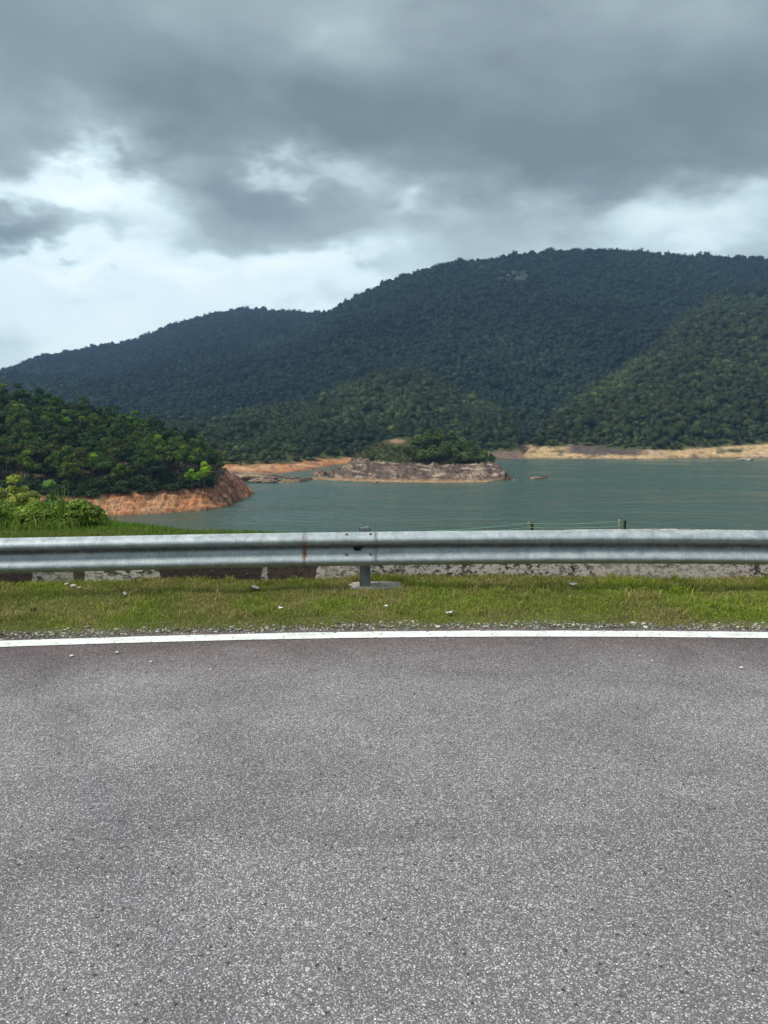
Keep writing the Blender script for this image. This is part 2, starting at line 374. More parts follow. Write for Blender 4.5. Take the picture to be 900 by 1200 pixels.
# ------------------------------------------------------------ water
M_water, t = material('lake_water', .16, 0, .5)
t.b.inputs['IOR'].default_value = 1.33
n0 = t.noise(t.scalev(t.pos, (.012, .045, .02)), 1, 6, .62, .8)
c = t.mix(t.ramp(n0, [(.35, 0.0), (.65, 1.0)]), (.045, .088, .070, 1), (.066, .115, .092, 1))
t.inp(t.b, 'Base Color', c)
wa = t.noise(t.scalev(t.pos, (.40, .16, 1)), 1.0, 5, .7, .4); wb = t.noise(t.scalev(t.pos, (.12, .3, 1)), 1.0, 3, .5, .3)
rip = t.math('MULTIPLY', wa, t.ramp(t.noise(t.scalev(t.pos, (.012, .04, 1)), 1.0, 3, .6, 1.0), [(.35, .35), (.65, 1.2)]))
t.inp(t.b, 'Normal', t.bump(t.math('ADD', rip, t.math('MULTIPLY', wb, .8)), 1.0, 1.0))
t.inp(t.b, 'Roughness', t.ramp(n0, [(.35, .34), (.65, .12)]))
V = [(-2300, 30, ZW), (2300, 30, ZW), (2300, 2390, ZW), (-2300, 2390, ZW)]
water = obj('lake_water', py_mesh('lake_water', V, [(0, 1, 2, 3)]), M_water); tag(water, kind='structure')

# ------------------------------------------------------------ near ground (verge, bank behind the wall, slope to the water)
def edge_D(x):  # where the level bank behind the wall ends
    return np.interp(x, [-60, -12, -5, -3, -1, -.3, 0, 60], [22, 16, 12.5, 10.2, 8.6, 7.85, 7.8, 8.2])
def ground_h(x, d):
    """d = distance measured across the road, with the curve removed"""
    E = edge_D(x)
    verge = np.interp(d, [5.1, 5.4, 5.8, 7.0], [-.03, -.006, .012, .02])
    z = np.where(d < 7.3, verge, .36-.095*(d-7.3))
    z = np.where(d > E, .36-.095*(E-7.3)-(d-E)/1.7, z)
    z = np.where(d < 5.1, -.03, z)
    return z
xs = np.concatenate([-np.geomspace(60, 9, 26), np.arange(-8.8, 8.9, .12), np.geomspace(9, 60, 26)])
xs = np.concatenate([[-900, -400, -150], xs, [150, 400, 900]])
ds = np.concatenate([[-900, -300, -100, -30, -12], np.arange(-6, 5.2, 1.4), np.arange(5.2, 7.28, .05), [7.29, 7.31], np.arange(7.4, 13, .15), np.arange(13, 70, 2.0)])
Xg, Dg = np.meshgrid(xs, ds); Cg = curve(np.clip(Xg, -60, 60)); Cg[Dg < -10] *= 0
Zg = ground_h(Xg, Dg)+np.where((Dg > 5.6) & (Dg < 7.25), fbm(Xg, Dg, .6, 4, 101)*.05, 0)+np.where(Dg > 7.5, fbm(Xg, Dg, 1.5, 4, 102)*.12, 0)
Zg = np.maximum(Zg, ZW-6)
M_soil, t = material('verge_soil', .95, 0, .1)
n1 = t.noise(t.pos, 3.5, 6, .6); n2 = t.noise(t.pos, 40, 5, .65)
c = t.ramp(n1, [(.3, (.090, .070, .038)), (.5, (.11, .12, .04)), (.7, (.17, .14, .075))])
c = t.mix(1, c, t.ramp(n2, [(.3, .6), (.7, 1.35)]), 'MULTIPLY')
t.inp(t.b, 'Base Color', c); t.inp(t.b, 'Normal', t.bump(n2, .8, .02))
ground = obj('ground', grid_mesh('ground', Xg, Dg+Cg, Zg, True), M_soil); tag(ground, kind='structure')

# road
M_road, t = material('worn_asphalt', .85, 0, .3)
pv = t.pos
vc = t.add('ShaderNodeTexVoronoi', feature='F1'); pvd = t.vmath('ADD', pv, t.vmath('SCALE', t.noise(pv, 160, 2, .5, 0, True))); pvd.node.inputs[1].links[0].from_node.inputs['Scale'].default_value = .008; t.inp(vc, 'Vector', pvd); t.inp(vc, 'Scale', 205.0); 
vd = vc.outputs['Distance']; vcol = vc.outputs['Color']
sv = t.add('ShaderNodeSeparateXYZ'); t.l.new(vcol, sv.inputs[0])
stone = t.math('SUBTRACT', 1.0, t.math('MULTIPLY', vd, 1.35), clamp=True)
sh = t.ramp(sv.outputs[0], [(0, .14), (.3, .21), (.6, .31), (.84, .48), (1, .92)])
tint = t.mix(t.math('MULTIPLY', sv.outputs[1], .6), (1.05, .99, 1.01, 1), (1.12, .98, .93, 1))
sh = t.mix(1, sh, tint, 'MULTIPLY')
face = t.ramp(vd, [(.38, 1.0), (.72, 0.0)])
cbase = t.mix(face, (.128, .120, .123, 1), sh)
vc2 = t.add('ShaderNodeTexVoronoi', feature='F1'); t.inp(vc2, 'Vector', pv); t.inp(vc2, 'Scale', 46.0)
s2 = t.add('ShaderNodeSeparateXYZ'); t.l.new(vc2.outputs['Color'], s2.inputs[0])
big = t.math('MULTIPLY', t.ramp(vc2.outputs['Distance'], [(.22, 1.0), (.36, 0.0)]), t.ramp(s2.outputs[0], [(.80, 0.0), (.84, 1.0)]))
cbase = t.mix(t.math('MULTIPLY', big, .8), cbase, t.mix(s2.outputs[1], (.27, .26, .25, 1), (.62, .60, .57, 1)))
pit = t.math('MULTIPLY', t.ramp(vc2.outputs['Distance'], [(.2, 1.0), (.4, 0.0)]), t.ramp(s2.outputs[0], [(.06, 1.0), (.09, 0.0)]))
cbase = t.mix(t.math('MULTIPLY', pit, .8), cbase, (.03, .03, .032, 1))
# large wear patches
wear = t.noise(t.scalev(pv, (.55, .9, 1)), 1.0, 4, .55, .8); w2 = t.noise(pv, 4.5, 4, .6, .3)
cbase = t.mix(1, cbase, t.ramp(wear, [(.32, .78), (.5, 1.0), (.68, 1.17)]), 'MULTIPLY')
cbase = t.mix(1, cbase, t.ramp(w2, [(.3, .92), (.7, 1.07)]), 'MULTIPLY')
# darker, browner strip of road edge near the white line (old binder and tracked-in dirt), faded wheel tracks
sp = t.add('ShaderNodeSeparateXYZ'); t.l.new(pv, sp.inputs[0])
xx = sp.outputs[0]
cur = t.math('SUBTRACT', t.math('MULTIPLY', xx, .040), t.math('DIVIDE', t.math('MULTIPLY', t.math('MULTIPLY', xx, xx), .020), t.math('ADD', 1.0, t.math('DIVIDE', t.math('ABSOLUTE', xx), 12.0))))
dd = t.math('SUBTRACT', sp.outputs[1], cur)
ddn = t.math('ADD', dd, t.math('MULTIPLY', t.math('SUBTRACT', t.noise(pv, 1.3, 5, .6, .5), .5), .9))
edge = t.ramp(t.math('MULTIPLY', t.math('SUBTRACT', ddn, 4.2), .8), [(0.0, 0.0), (.75, 1.0)])
cbase = t.mix(t.math('MULTIPLY', edge, .95), cbase, t.mix(1, cbase, (.60, .50, .50, 1), 'MULTIPLY'))
track = t.math('MULTIPLY', t.ramp(t.math('ABSOLUTE', t.math('SUBTRACT', t.math('ADD', dd, t.math('MULTIPLY', w2, .5)), 3.1)), [(0.1, 1.0), (.75, 0.0)]), .22)
cbase = t.mix(track, cbase, t.mix(1, cbase, (.78, .77, .80, 1), 'MULTIPLY'))
# dark oily smear running away to the left
sm = t.math('ADD', t.math('SUBTRACT', xx, t.math('MULTIPLY', sp.outputs[1], -.62)), t.math('MULTIPLY', t.math('SUBTRACT', t.noise(pv, 1.7, 4, .6), .5), .5))
smf = t.math('MULTIPLY', t.ramp(t.math('ABSOLUTE', t.math('SUBTRACT', sm, .62)), [(.02, 1.0), (.32, 0.0)]), .38)
cbase = t.mix(smf, cbase, t.mix(1, cbase, (.62, .62, .68, 1), 'MULTIPLY'))
t.inp(t.b, 'Base Color', cbase)
hgt = t.math('ADD', stone, t.math('MULTIPLY', t.noise(pv, 220, 2, .6), .3))
t.inp(t.b, 'Normal', t.bump(hgt, .8, .0035))
def strip(name, d0, d1, z, mat, x0=-60, x1=60, step=.4, nd=2, wob=0.):
    xs_ = np.arange(x0, x1+.01, step); dd_ = np.linspace(d0, d1, nd); X_, D_ = np.meshgrid(xs_, dd_)
    off = np.zeros_like(X_)
    if wob: off = (fbm(X_, D_*0+1, .35, 4, 201)*wob)*np.linspace(-.3, 1, nd)[:, None]
    return obj(name, grid_mesh(name, X_, D_+curve(X_)+off, np.full_like(X_, z), True), mat)
road = strip('road', -3.6, 5.43, 0.0, M_road, wob=.07, step=.1); tag(road, kind='structure')
M_line, t = material('road_paint', .7, 0, .3)
n1 = t.noise(t.pos, 9, 6, .65); n2 = t.noise(t.pos, 120, 3, .6); vo = t.voro(t.pos, 14, 'DISTANCE_TO_EDGE')
crk = t.math('MULTIPLY', t.ramp(vo, [(.0, 1.0), (.022, 0.0)]), t.ramp(t.noise(t.pos, 2.0, 3, .6), [(.48, 0.0), (.6, 1.0)]))
c = t.ramp(n1, [(.25, (.58, .57, .53)), (.5, (.80, .80, .76)), (.7, (.86, .86, .83))])
c = t.mix(t.math('MULTIPLY', t.ramp(n2, [(.26, 1.0), (.40, 0.0)]), .75), c, (.2, .19, .18, 1))
c = t.mix(t.math('MULTIPLY', crk, .8), c, (.14, .13, .12, 1))
wr = t.noise(t.pos, 28, 5, .7); c = t.mix(t.ramp(wr, [(.35, .85), (.42, 0.0)]), c, (.12, .115, .11, 1))
t.inp(t.b, 'Base Color', c); t.inp(t.b, 'Normal', t.bump(n2, .5, .002))
ln = strip('road_edge_line', 5.20, 5.35, .005, M_line, step=.03, wob=.02); tag(ln, 'white solid painted line along the far edge of the asphalt', 'road marking'); tag(ln, kind='structure')

# ------------------------------------------------------------ gravel edge (stuff)
def ico(sub=1):
    import bmesh
    bm = bmesh.new(); bmesh.ops.create_icosphere(bm, subdivisions=sub, radius=1)
    V_ = np.array([v_.co[:] for v_ in bm.verts]); F_ = np.array([[q.index for q in f.verts] for f in bm.faces]); bm.free(); return V_, F_
I1, IF1 = ico(1)
def pebbles(name, n, xr, dr, size, mat, zb=0., colfn=None, seed=1, edge=False):
    r = np.random.default_rng(seed)
    x = r.uniform(*xr, n); d = r.triangular(dr[0], (dr[0]*.55+dr[1]*.45), dr[1], n); s = size*np.exp(r.normal(0, .45, n))
    VV = []; sc = np.stack([s*r.uniform(.7, 1.4, n), s*r.uniform(.7, 1.3, n), s*r.uniform(.4, .8, n)], -1)
    ang = r.uniform(0, 6.28, n); jit = 1+r.normal(0, .14, (n, len(I1), 1))
    B = I1[None]*jit*sc[:, None]
    ca, sa = np.cos(ang)[:, None], np.sin(ang)[:, None]
    Xp = B[..., 0]*ca-B[..., 1]*sa+x[:, None]; Yp = B[..., 0]*sa+B[..., 1]*ca+(d+curve(x))[:, None]; Zp = B[..., 2]+(zb+s*.25)[:, None]
    V_ = np.stack([Xp, Yp, Zp], -1).reshape(-1, 3)
    F_ = (IF1[None]+(np.arange(n)*len(I1))[:, None, None]).reshape(-1, 3)
    g = r.uniform(0, 1, n)**2.6; c_ = np.stack([.12+.5*g, .115+.47*g, .105+.43*g], -1)*r.uniform(.85, 1.1, (n, 1))
    br = r.uniform(0, 1, n) < .25; c_[br] = c_[br]*[.8, .62, .5]
    return obj(name, np_mesh(name, V_, F_, 3, False, np.repeat(c_, len(I1), 0)), mat)
M_peb, t = material('pebble_stone', .85, 0, .3)
at = t.add('ShaderNodeAttribute', attribute_name='tint').outputs['Color']
t.inp(t.b, 'Base Color', t.mix(1, at, t.ramp(t.noise(t.pos, 90, 4, .6), [(.3, .8), (.7, 1.2)]), 'MULTIPLY'))
gv = pebbles('gravel', 13000, (-8, 8), (5.33, 5.68), .0054, M_peb, .0, seed=3); tag(gv, kind='stuff', label='narrow band of loose gravel between the white line and the grass', cat='gravel')
gv2 = pebbles('loose_grit', 240, (-6, 6), (3.2, 5.5), .0042, M_peb, .0, seed=4); tag(gv2, kind='stuff', label='loose grit scattered on the asphalt', cat='grit')

# ------------------------------------------------------------ grass (stuff)
M_grass, t = material('grass_blades', .6, 0, .25)
at = t.add('ShaderNodeAttribute', attribute_name='tint').outputs['Color']
t.inp(t.b, 'Base Color', at)
t.b.inputs['Subsurface Weight'].default_value = 0
tr = t.add('ShaderNodeBsdfTranslucent'); t.l.new(at, tr.inputs['Color']); mx = t.add('ShaderNodeMixShader'); mx.inputs[0].default_value = .38
outn = [n for n in t.n if n.type == 'OUTPUT_MATERIAL'][0]
t.l.new(t.b.outputs[0], mx.inputs[1]); t.l.new(tr.outputs[0], mx.inputs[2]); t.l.new(mx.outputs[0], outn.inputs['Surface'])
def blades(name, x, yw, zb, h, seed, wd=.0035, lean=.6, pal=None, dry=None, mat=M_grass):
    r = np.random.default_rng(seed); n = len(x)
    a = r.uniform(0, 2*math.pi, n); f = r.uniform(0, 2*math.pi, n); L = h*r.uniform(.5, 1.25, n); le = lean*r.uniform(.3, 1.6, n)
    w_ = wd*r.uniform(.6, 1.4, n)
    ux, uy = np.cos(a)*w_, np.sin(a)*w_; fx, fy = np.cos(f), np.sin(f)
    z1 = L*.55; z2 = L*(1-.25*le)
    P0 = np.stack([x-ux, yw-uy, zb-.004], -1); P1 = np.stack([x+ux, yw+uy, zb-.004], -1)
    m1 = le*L*.25; m2 = le*L*.8
    P2 = np.stack([x+fx*m1+ux*.8, yw+fy*m1+uy*.8, zb+z1], -1); P3 = np.stack([x+fx*m1-ux*.8, yw+fy*m1-uy*.8, zb+z1], -1)
    P4 = np.stack([x+fx*m2, yw+fy*m2, zb+z2], -1)
    V_ = np.stack([P0, P1, P2, P3, P4], 1).reshape(-1, 3)
    b = np.arange(n)[:, None]*5
    T = np.concatenate([b+np.array([0, 1, 2]), b+np.array([0, 2, 3]), b+np.array([3, 2, 4])])
    c_ = pal(x, yw, r)
    return np_mesh(name, V_, T, 3, False, np.repeat(c_, 5, 0))
def pal_verge(x, y, r):
    n = len(x); k = fbm(x, y, .55, 4, 301)*2.8+r.normal(0, .22, n)+.10
    g1 = np.array([.32, .40, .05]); g2 = np.array([.18, .255, .035]); dryc = np.array([.42, .34, .15]); ol = np.array([.26, .26, .07])
    c_ = mixc(ol*np.ones((n, 3)), g1*np.ones((n, 3)), k+.4); c_ = mixc(c_, g2*np.ones((n, 3)), r.uniform(-.6, .9, n))
    dk = (fbm(x, y, .38, 4, 305)*3.6+.34+r.normal(0, .3, n)); c_ = mixc(c_, dryc*np.ones((n, 3)), dk*(r.uniform(0, 1, n) < .62))
    return c_*r.uniform(.75, 1.3, (n, 1))
N = 300000
x = rng.uniform(-7.2, 7.2, N); d = rng.uniform(5.42, 7.2, N)
dens = fbm(x, d, .45, 4, 311)+.5
edgep = np.clip((d-5.49-fbm(x, d, .3, 4, 312)*.22)/.12, 0, 1)
keep = (rng.uniform(0, 1, N) < np.clip(dens*1.3, .25, 1)*edgep) & ~((np.abs(x+.08+fbm(x, d, .12, 2, 9)*.1) < .25) & (np.abs(d-6.76+fbm(x, d, .12, 2, 8)*.08) < .19) & (rng.uniform(0, 1, N) < .985))
x, d = x[keep], d[keep]
tall = np.clip(fbm(x, d, .7, 4, 313)*3+.5, 0, 1); nearwall = np.clip((d-6.85)*2, 0, 1)
hgt = (.022+.030*tall+.025*nearwall*np.clip(fbm(x, d, .4, 3, 314)*3+.5, 0, 1))*np.clip((d-5.5)*3, .5, 1)
zb = ground_h(x, d)+fbm(x, d, .6, 4, 101)*.05
gm = blades('verge_grass', x, d+curve(x), zb, hgt, 5, .0032, .75, pal_verge)
gv = obj('verge_grass', gm, M_grass); tag(gv, kind='stuff', label='short roadside grass between the gravel edge and the low wall', cat='grass')
# tufts of longer grass in the verge
tx = []; td = []
for i in range(420):
    cx, cd = rng.uniform(-6.5, 6.5), rng.uniform(5.75, 7.15); k = rng.integers(14, 46)
    tx.append(cx+rng.normal(0, .035, k)); td.append(cd+rng.normal(0, .03, k))
x = np.concatenate(tx); d = np.concatenate(td); kq = ~((np.abs(x+.08) < .27) & (np.abs(d-6.76) < .2)); x, d = x[kq], d[kq]
gm = blades('verge_tufts', x, d+curve(x), ground_h(x, d)-.005, np.full(len(x), .085), 6, .0036, .9, pal_verge)
gt = obj('grass_tufts', gm, M_grass); tag(gt, kind='stuff', label='longer tufts standing out of the short roadside grass', cat='grass')
# bank behind the wall
N = 170000
x = rng.uniform(-13, 0.5, N); d = rng.uniform(7.45, 15, N); keep = d < edge_D(x)+.25; x, d = x[keep], d[keep]
def pal_bank(x, y, r):
    n = len(x); k = fbm(x, y, 1.2, 4, 321)*2+.5+r.normal(0, .2, n)
    return mixc(np.array([.16, .19, .035])*np.ones((n, 3)), np.array([.12, .23, .025])*np.ones((n, 3)), k)*r.uniform(.7, 1.3, (n, 1))
gm = blades('bank_grass', x, d+curve(x), ground_h(x, d)+fbm(x, d, 1.5, 4, 102)*.12, .05+.05*np.clip((-x-1)/4, 0, 1), 7, .005, .7, pal_bank)
gb = obj('bank_grass', gm, M_grass); tag(gb, kind='stuff', label='bright grass on the level bank behind the guard rail at left', cat='grass')

# ------------------------------------------------------------ low wall behind the rail
M_wall, t = material('painted_concrete', .88, 0, .2)
sp = t.add('ShaderNodeSeparateXYZ'); t.l.new(t.pos, sp.inputs[0])
nz = t.noise(t.pos, 7, 5, .65); xw = t.math('ADD', sp.outputs[0], t.math('MULTIPLY', t.math('SUBTRACT', nz, .5), .10))
def wx(px): return ae(px, 672)[0]*7.1
stops = [(-60, 1), (0, 0), (52, .9), (96, .1), (106, 1), (191, 0), (306, .8), (314, .1), (371, 1)]
pal = {1: (.60, .55, .47), 0: (.075, .052, .050), .9: (.40, .37, .33), .1: (.10, .068, .06), .8: (.46, .42, .38)}
x0, x1 = wx(-60), wx(900)
fac = t.math('DIVIDE', t.math('SUBTRACT', xw, x0), x1-x0)
st = [((wx(p_)-x0)/(x1-x0), pal[k]) for p_, k in stops]
st.append(((wx(372)-x0)/(x1-x0)+.001, (.58, .51, .46)))
base = t.ramp(fac, st, 'CONSTANT')
mold = t.noise(t.scalev(t.pos, (1, 1, 1.4)), 17, 7, .72, .4); md = t.ramp(mold, [(.47, 0.0), (.55, .97)])
mkk = t.math('MULTIPLY', md, t.ramp(t.noise(t.pos, 1.6, 3, .6), [(.34, .35), (.55, 1.0)]))
base = t.mix(mkk, base, (.045, .035, .034, 1))
chip = t.ramp(t.noise(t.pos, 17, 5, .65, .8), [(.62, 0.0), (.68, .6)]); base = t.mix(chip, base, (.38, .33, .29, 1))
base = t.mix(1, base, t.ramp(t.noise(t.pos, 60, 4, .6), [(.3, .8), (.7, 1.15)]), 'MULTIPLY')
t.inp(t.b, 'Base Color', base)
t.inp(t.b, 'Normal', t.bump(t.math('ADD', nz, t.noise(t.pos, 45, 5, .7)), .7, .012))
rings = []
for x in np.arange(-45, 45.01, .12):
    c0 = float(curve(x)); top = float(np.interp(x, [-45, -4, -2.5, -.8, .2, 1.4, 1.9, 2.6, 3.3, 4, 45], [.425, .422, .417, .402, .407, .428, .456, .466, .466, .462, .462]))
    top += float(fbm(np.array(x), np.array(0.), .5, 3, 330))*.012; jf = float(fbm(np.array(x), np.array(3.), .4, 3, 331))*.02
    rings.append([(x, 7.12+c0+jf, -.02), (x, 7.17+c0+jf*.6, top-.03), (x, 7.20+c0, top), (x, 7.42+c0, top), (x, 7.45+c0, top-.03), (x, 7.47+c0, -.05)])
Vw, Fw = loft(rings)
wall = obj('parapet_wall', py_mesh('parapet_wall', Vw, Fw), M_wall)
tag(wall, 'low weathered concrete wall with faded black and white paint behind the guard rail', 'wall')

# ------------------------------------------------------------ guard rail
M_galv, t = material('galvanised_steel', .5, .35, .4)
n1 = t.noise(t.pos, 9, 6, .6, .5); n2 = t.noise(t.scalev(t.pos, (1, 1, 1)), 85, 3, .6); n3 = t.noise(t.scalev(t.pos, (14, 3, 1.2)), 3.0, 4, .6, .6)
c = t.ramp(n1, [(.3, (.29, .32, .335)), (.5, (.40, .435, .45)), (.72, (.52, .55, .56))])
c = t.mix(1, c, t.ramp(n2, [(.3, .78), (.7, 1.2)]), 'MULTIPLY')
c = t.mix(t.ramp(n3, [(.56, 0.0), (.68, .35)]), c, (.70, .72, .71, 1))
sp = t.add('ShaderNodeSeparateXYZ'); t.l.new(t.pos, sp.inputs[0])
shade_grime = t.math('MULTIPLY', t.ramp(t.noise(t.pos, 16, 6, .7, .5), [(.30, .6), (.60, .95)]), t.ramp(t.math('ABSOLUTE', t.math('SUBTRACT', sp.outputs[2], .432)), [(.012, 1.0), (.045, 0.0)]))  # shade under the rail's upper wave painted in, with patchy grime
c = t.mix(shade_grime, c, (.085, .08, .085, 1))
# rust streak beside the splice
XR = ae(357, 640)[0]*6.55
rx = t.math('ABSOLUTE', t.math('SUBTRACT', t.math('ADD', sp.outputs[0], t.math('MULTIPLY', t.math('SUBTRACT', t.noise(t.pos, 30, 4, .6), .5), .035)), XR))
rw = t.math('MULTIPLY', t.noise(t.pos, 38, 4, .7, .5), .074)
rust = t.ramp(t.math('SUBTRACT', rx, t.math('SUBTRACT', rw, .026)), [(.0, 1.0), (.014, 0.0)])
rz = t.ramp(t.math('ADD', t.math('MULTIPLY', sp.outputs[2], 1.0), t.math('MULTIPLY', t.math('SUBTRACT', t.noise(t.pos, 22, 4, .6), .5), .08)), [(.30, .55), (.36, .95), (.43, .9), (.47, .35), (.56, .55)])
rc = t.ramp(t.noise(t.pos, 40, 5, .6), [(.35, (.11, .04, .025)), (.55, (.25, .09, .045)), (.7, (.42, .25, .10))])
rfac = t.math('MULTIPLY', rust, rz)
c = t.mix(rfac, c, rc)
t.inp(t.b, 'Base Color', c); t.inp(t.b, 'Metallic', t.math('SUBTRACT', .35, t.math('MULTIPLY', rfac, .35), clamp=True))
t.inp(t.b, 'Roughness', t.math('ADD', .42, t.math('MULTIPLY', n1, .25)))
t.inp(t.b, 'Normal', t.bump(t.math('ADD', n2, t.math('MULTIPLY', n1, 1.5)), .25, .004))
M_bolt, t = material('weathered_bolt', .6, .5, .3)
c = t.ramp(t.noise(t.pos, 120, 4, .6), [(.35, (.12, .09, .075)), (.6, (.26, .22, .20))]); t.inp(t.b, 'Base Color', c)
M_dark, t = material('slot_shade', .9); c = t.ramp(t.noise(t.pos, 50, 3), [(.3, .008), (.7, .018)]); t.inp(t.b, 'Base Color', c)
M_post, t = material('weathered_post_steel', .6, .4, .3)
n1 = t.noise(t.pos, 14, 6, .65); c = t.ramp(n1, [(.3, (.10, .115, .12)), (.55, (.16, .18, .185)), (.72, (.24, .26, .26))])
c = t.mix(t.ramp(t.noise(t.pos, 35, 5, .65), [(.6, 0.0), (.7, .6)]), c, (.16, .10, .07, 1)); t.inp(t.b, 'Base Color', c); t.inp(t.b, 'Normal', t.bump(n1, .3, .004))

RZ0 = .250; RH = .31; RD = 6.62           # bottom height, height, distance
prof = []                                 # (forward, z) of the W section; smoothed trapezium waves
ctrl = [(0.000, .000), (.006, .006), (.030, .014), (.068, .028), (.083, .048), (.083, .070), (.068, .092), (.016, .136), (.004, .160), (.016, .184), (.068, .214), (.083, .232), (.083, .252), (.068, .276), (.030, .296), (.006, .304), (.0, .310)]
cf = np.array(ctrl); tt = np.linspace(0, len(ctrl)-1, 52); PF = np.interp(tt, range(len(ctrl)), cf[:, 0]); PZ = np.interp(tt, range(len(ctrl)), cf[:, 1])
kf = np.array([.25, .5, .25])
for _ in range(9):
    PF[1:-1] = np.convolve(PF, kf, 'valid'); PZ[1:-1] = np.convolve(PZ, kf, 'valid')
def rail_z(x): return RZ0+.0055*np.clip(x, 0, 6)+.006*np.sin(x*.9+.4)*np.clip(np.abs(x)/3, 0, 1)-np.clip(-x-.5, 0, 9)*.0015
def rail_mesh(name, x0, x1, off=0., th=.004):
    xs_ = np.append(np.arange(x0, x1, .05), x1); rings = []
    for x_ in xs_:
        x_ = float(x_); c0 = float(curve(x_))-off; z0 = float(rail_z(x_)); dent = float(fbm(np.array(x_), np.array(5.), .8, 3, 400))*.008
        fr = [(x_, RD+c0-PF[i]+dent, z0+PZ[i]) for i in range(len(PF))]
        bk = [(x_, RD+c0-PF[i]+dent+th, z0+PZ[i]) for i in range(len(PF))][::-1]
        rings.append(fr+bk)
    V_, F_ = loft(rings); return py_mesh(name, V_, F_, True)
XS = ae(441, 640)[0]*6.6     # splice
XP = ae(428, 690)[0]*6.80    # post
rail = empty('guard_rail', (0, 0, 0), 'galvanised steel W-beam guard rail on a short post beside the road', 'guard rail')
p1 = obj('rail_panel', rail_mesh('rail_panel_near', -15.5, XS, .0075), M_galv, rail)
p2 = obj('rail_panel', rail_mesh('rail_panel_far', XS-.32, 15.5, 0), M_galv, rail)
for o in (p1, p2):
    me = o.data; me.polygons.foreach_set('use_smooth', [True]*len(me.polygons))
def disc_bolt(px, py, parent, rad=.014):
    a, e = ae(px, py); D = RD-.083; x_ = a*D
    zt = CAMZ+e*D; zz = zt
    c0 = float(curve(x_)); y = RD+c0-float(np.interp(zt-float(rail_z(x_)), PZ, PF))-.0075
    rings = []
    for rr, oy in ((rad*1.0, .012), (rad, -.002), (rad*.85, -.007), (rad*.45, -.0105), (.001, -.0115)):
        rings.append([(x_+rr*math.cos(q), y+oy, zz+rr*math.sin(q)) for q in np.linspace(0, 2*math.pi, 13)[:-1]])
    V_, F_ = loft(rings); return obj('bolt', py_mesh('bolt', V_, F_, True), M_bolt, parent)
for px, py in ((406, 627), (434, 627), (406, 650.5), (434, 650.5)): disc_bolt(px, py, rail)
# solid dark disc painted as the shade inside the slotted hole at the splice
a, e = ae(419.5, 640.5); D = RD-.01; x_ = a*D; zc = CAMZ+e*D; y = RD+float(curve(x_))-.0075-.026
pts = []; n = 22
for q in np.linspace(0, 2*math.pi, n+1)[:-1]:
    rr = 1+.16*math.sin(3*q+.5)+.1*math.sin(5*q); pts.append((math.cos(q)*.046*rr, math.sin(q)*.030*rr))
rings = [[(x_+a_, y, zc+b_) for a_, b_ in pts], [(x_+a_, y+.03, zc+b_) for a_, b_ in pts]]
V_, F_ = loft(rings); obj('bolt_slot', py_mesh('bolt_slot', V_, F_), M_dark, rail)
def c_post(x_, top=.585, parent=None):
    c0 = float(curve(x_)); y0 = 6.72+c0; w_, dp, th = .050, .11, .006
    outl = [(-w_, 0), (w_, 0), (w_, dp), (w_-.022, dp), (w_-.022, dp-th), (w_-th, dp-th), (w_-th, th), (-w_+th, th), (-w_+th, dp-th), (-w_+.022, dp-th), (-w_+.022, dp), (-w_, dp)]
    outl = [(-.042, 0), (.042, 0), (.042, dp), (-.042, dp)] if False else outl
    rings = [[(x_+a_, y0+b_, z_) for a_, b_ in outl] for z_ in (-.05, top)]
    V_, F_ = loft(rings); o = obj('post', py_mesh('post', V_, F_), M_post, parent)
    # block-out between post and rail
    rb = []
    for z_ in (.27, top+.006, top+.016):
        k = .0 if z_ < top+.01 else .008
        rb.append([(x_-.044+k, RD+c0+.006+k, z_), (x_+.044-k, RD+c0+.006+k, z_), (x_+.044-k, y0-.003-k, z_), (x_-.044+k, y0-.003-k, z_)])
    V_, F_ = loft(rb); ob = obj('spacer_block', py_mesh('spacer_block', V_, F_), M_post, parent)
    return o
for x_ in (XP-8.0, XP-4.0, XP, XP+4.0, XP+8.0): c_post(x_, .585, rail)
# post cap hardware above the rail
a, e = ae(424, 617); xb = a*6.7
V_, F_ = tube_vf([(xb-.030, 6.69+float(curve(xb)), .596), (xb-.018, 6.69+float(curve(xb)), .608), (xb, 6.69+float(curve(xb)), .612), (xb+.018, 6.69+float(curve(xb)), .606), (xb+.028, 6.69+float(curve(xb)), .596)], [.006]*5)
obj('spacer_lug', py_mesh('spacer_lug', V_, F_, True), M_post, rail)

# concrete footing round the post
M_conc, t = material('rough_concrete', .9, 0, .2)
n1 = t.noise(t.pos, 12, 7, .65); n2 = t.noise(t.pos, 70, 4, .65)
c = t.ramp(n1, [(.3, (.24, .195, .17)), (.5, (.38, .32, .28)), (.7, (.50, .44, .39))]); c = t.mix(1, c, t.ramp(n2, [(.3, .7), (.7, 1.2)]), 'MULTIPLY')
t.inp(t.b, 'Base Color', c); t.inp(t.b, 'Normal', t.bump(t.math('ADD', n1, n2), .7, .012))
rings = []; n = 40; fx, fy = XP+.10, 6.80+float(curve(XP))
base_pts = []
for k in range(n):
    q = 2*math.pi*k/n; sx, sy = .27, .165
    cx, cy = math.cos(q), math.sin(q); m_ = max(abs(cx), abs(cy))**.55; rr = (1/m_)*(1+.07*math.sin(3*q+1)+.05*math.sin(7*q))
    base_pts.append((cx*sx*rr, cy*sy*rr))
for z_, k in ((-.03, 1.05), (.018, 1.0), (.028, .93), (.034, .5), (.036, .08)):
    rings.append([(fx+a_*k, fy+b_*k, z_+.004*math.sin(9*a_+5*b_)) for a_, b_ in base_pts])
V_, F_ = loft(rings)
foot = obj('concrete_footing', py_mesh('concrete_footing', V_, F_, True), M_conc)
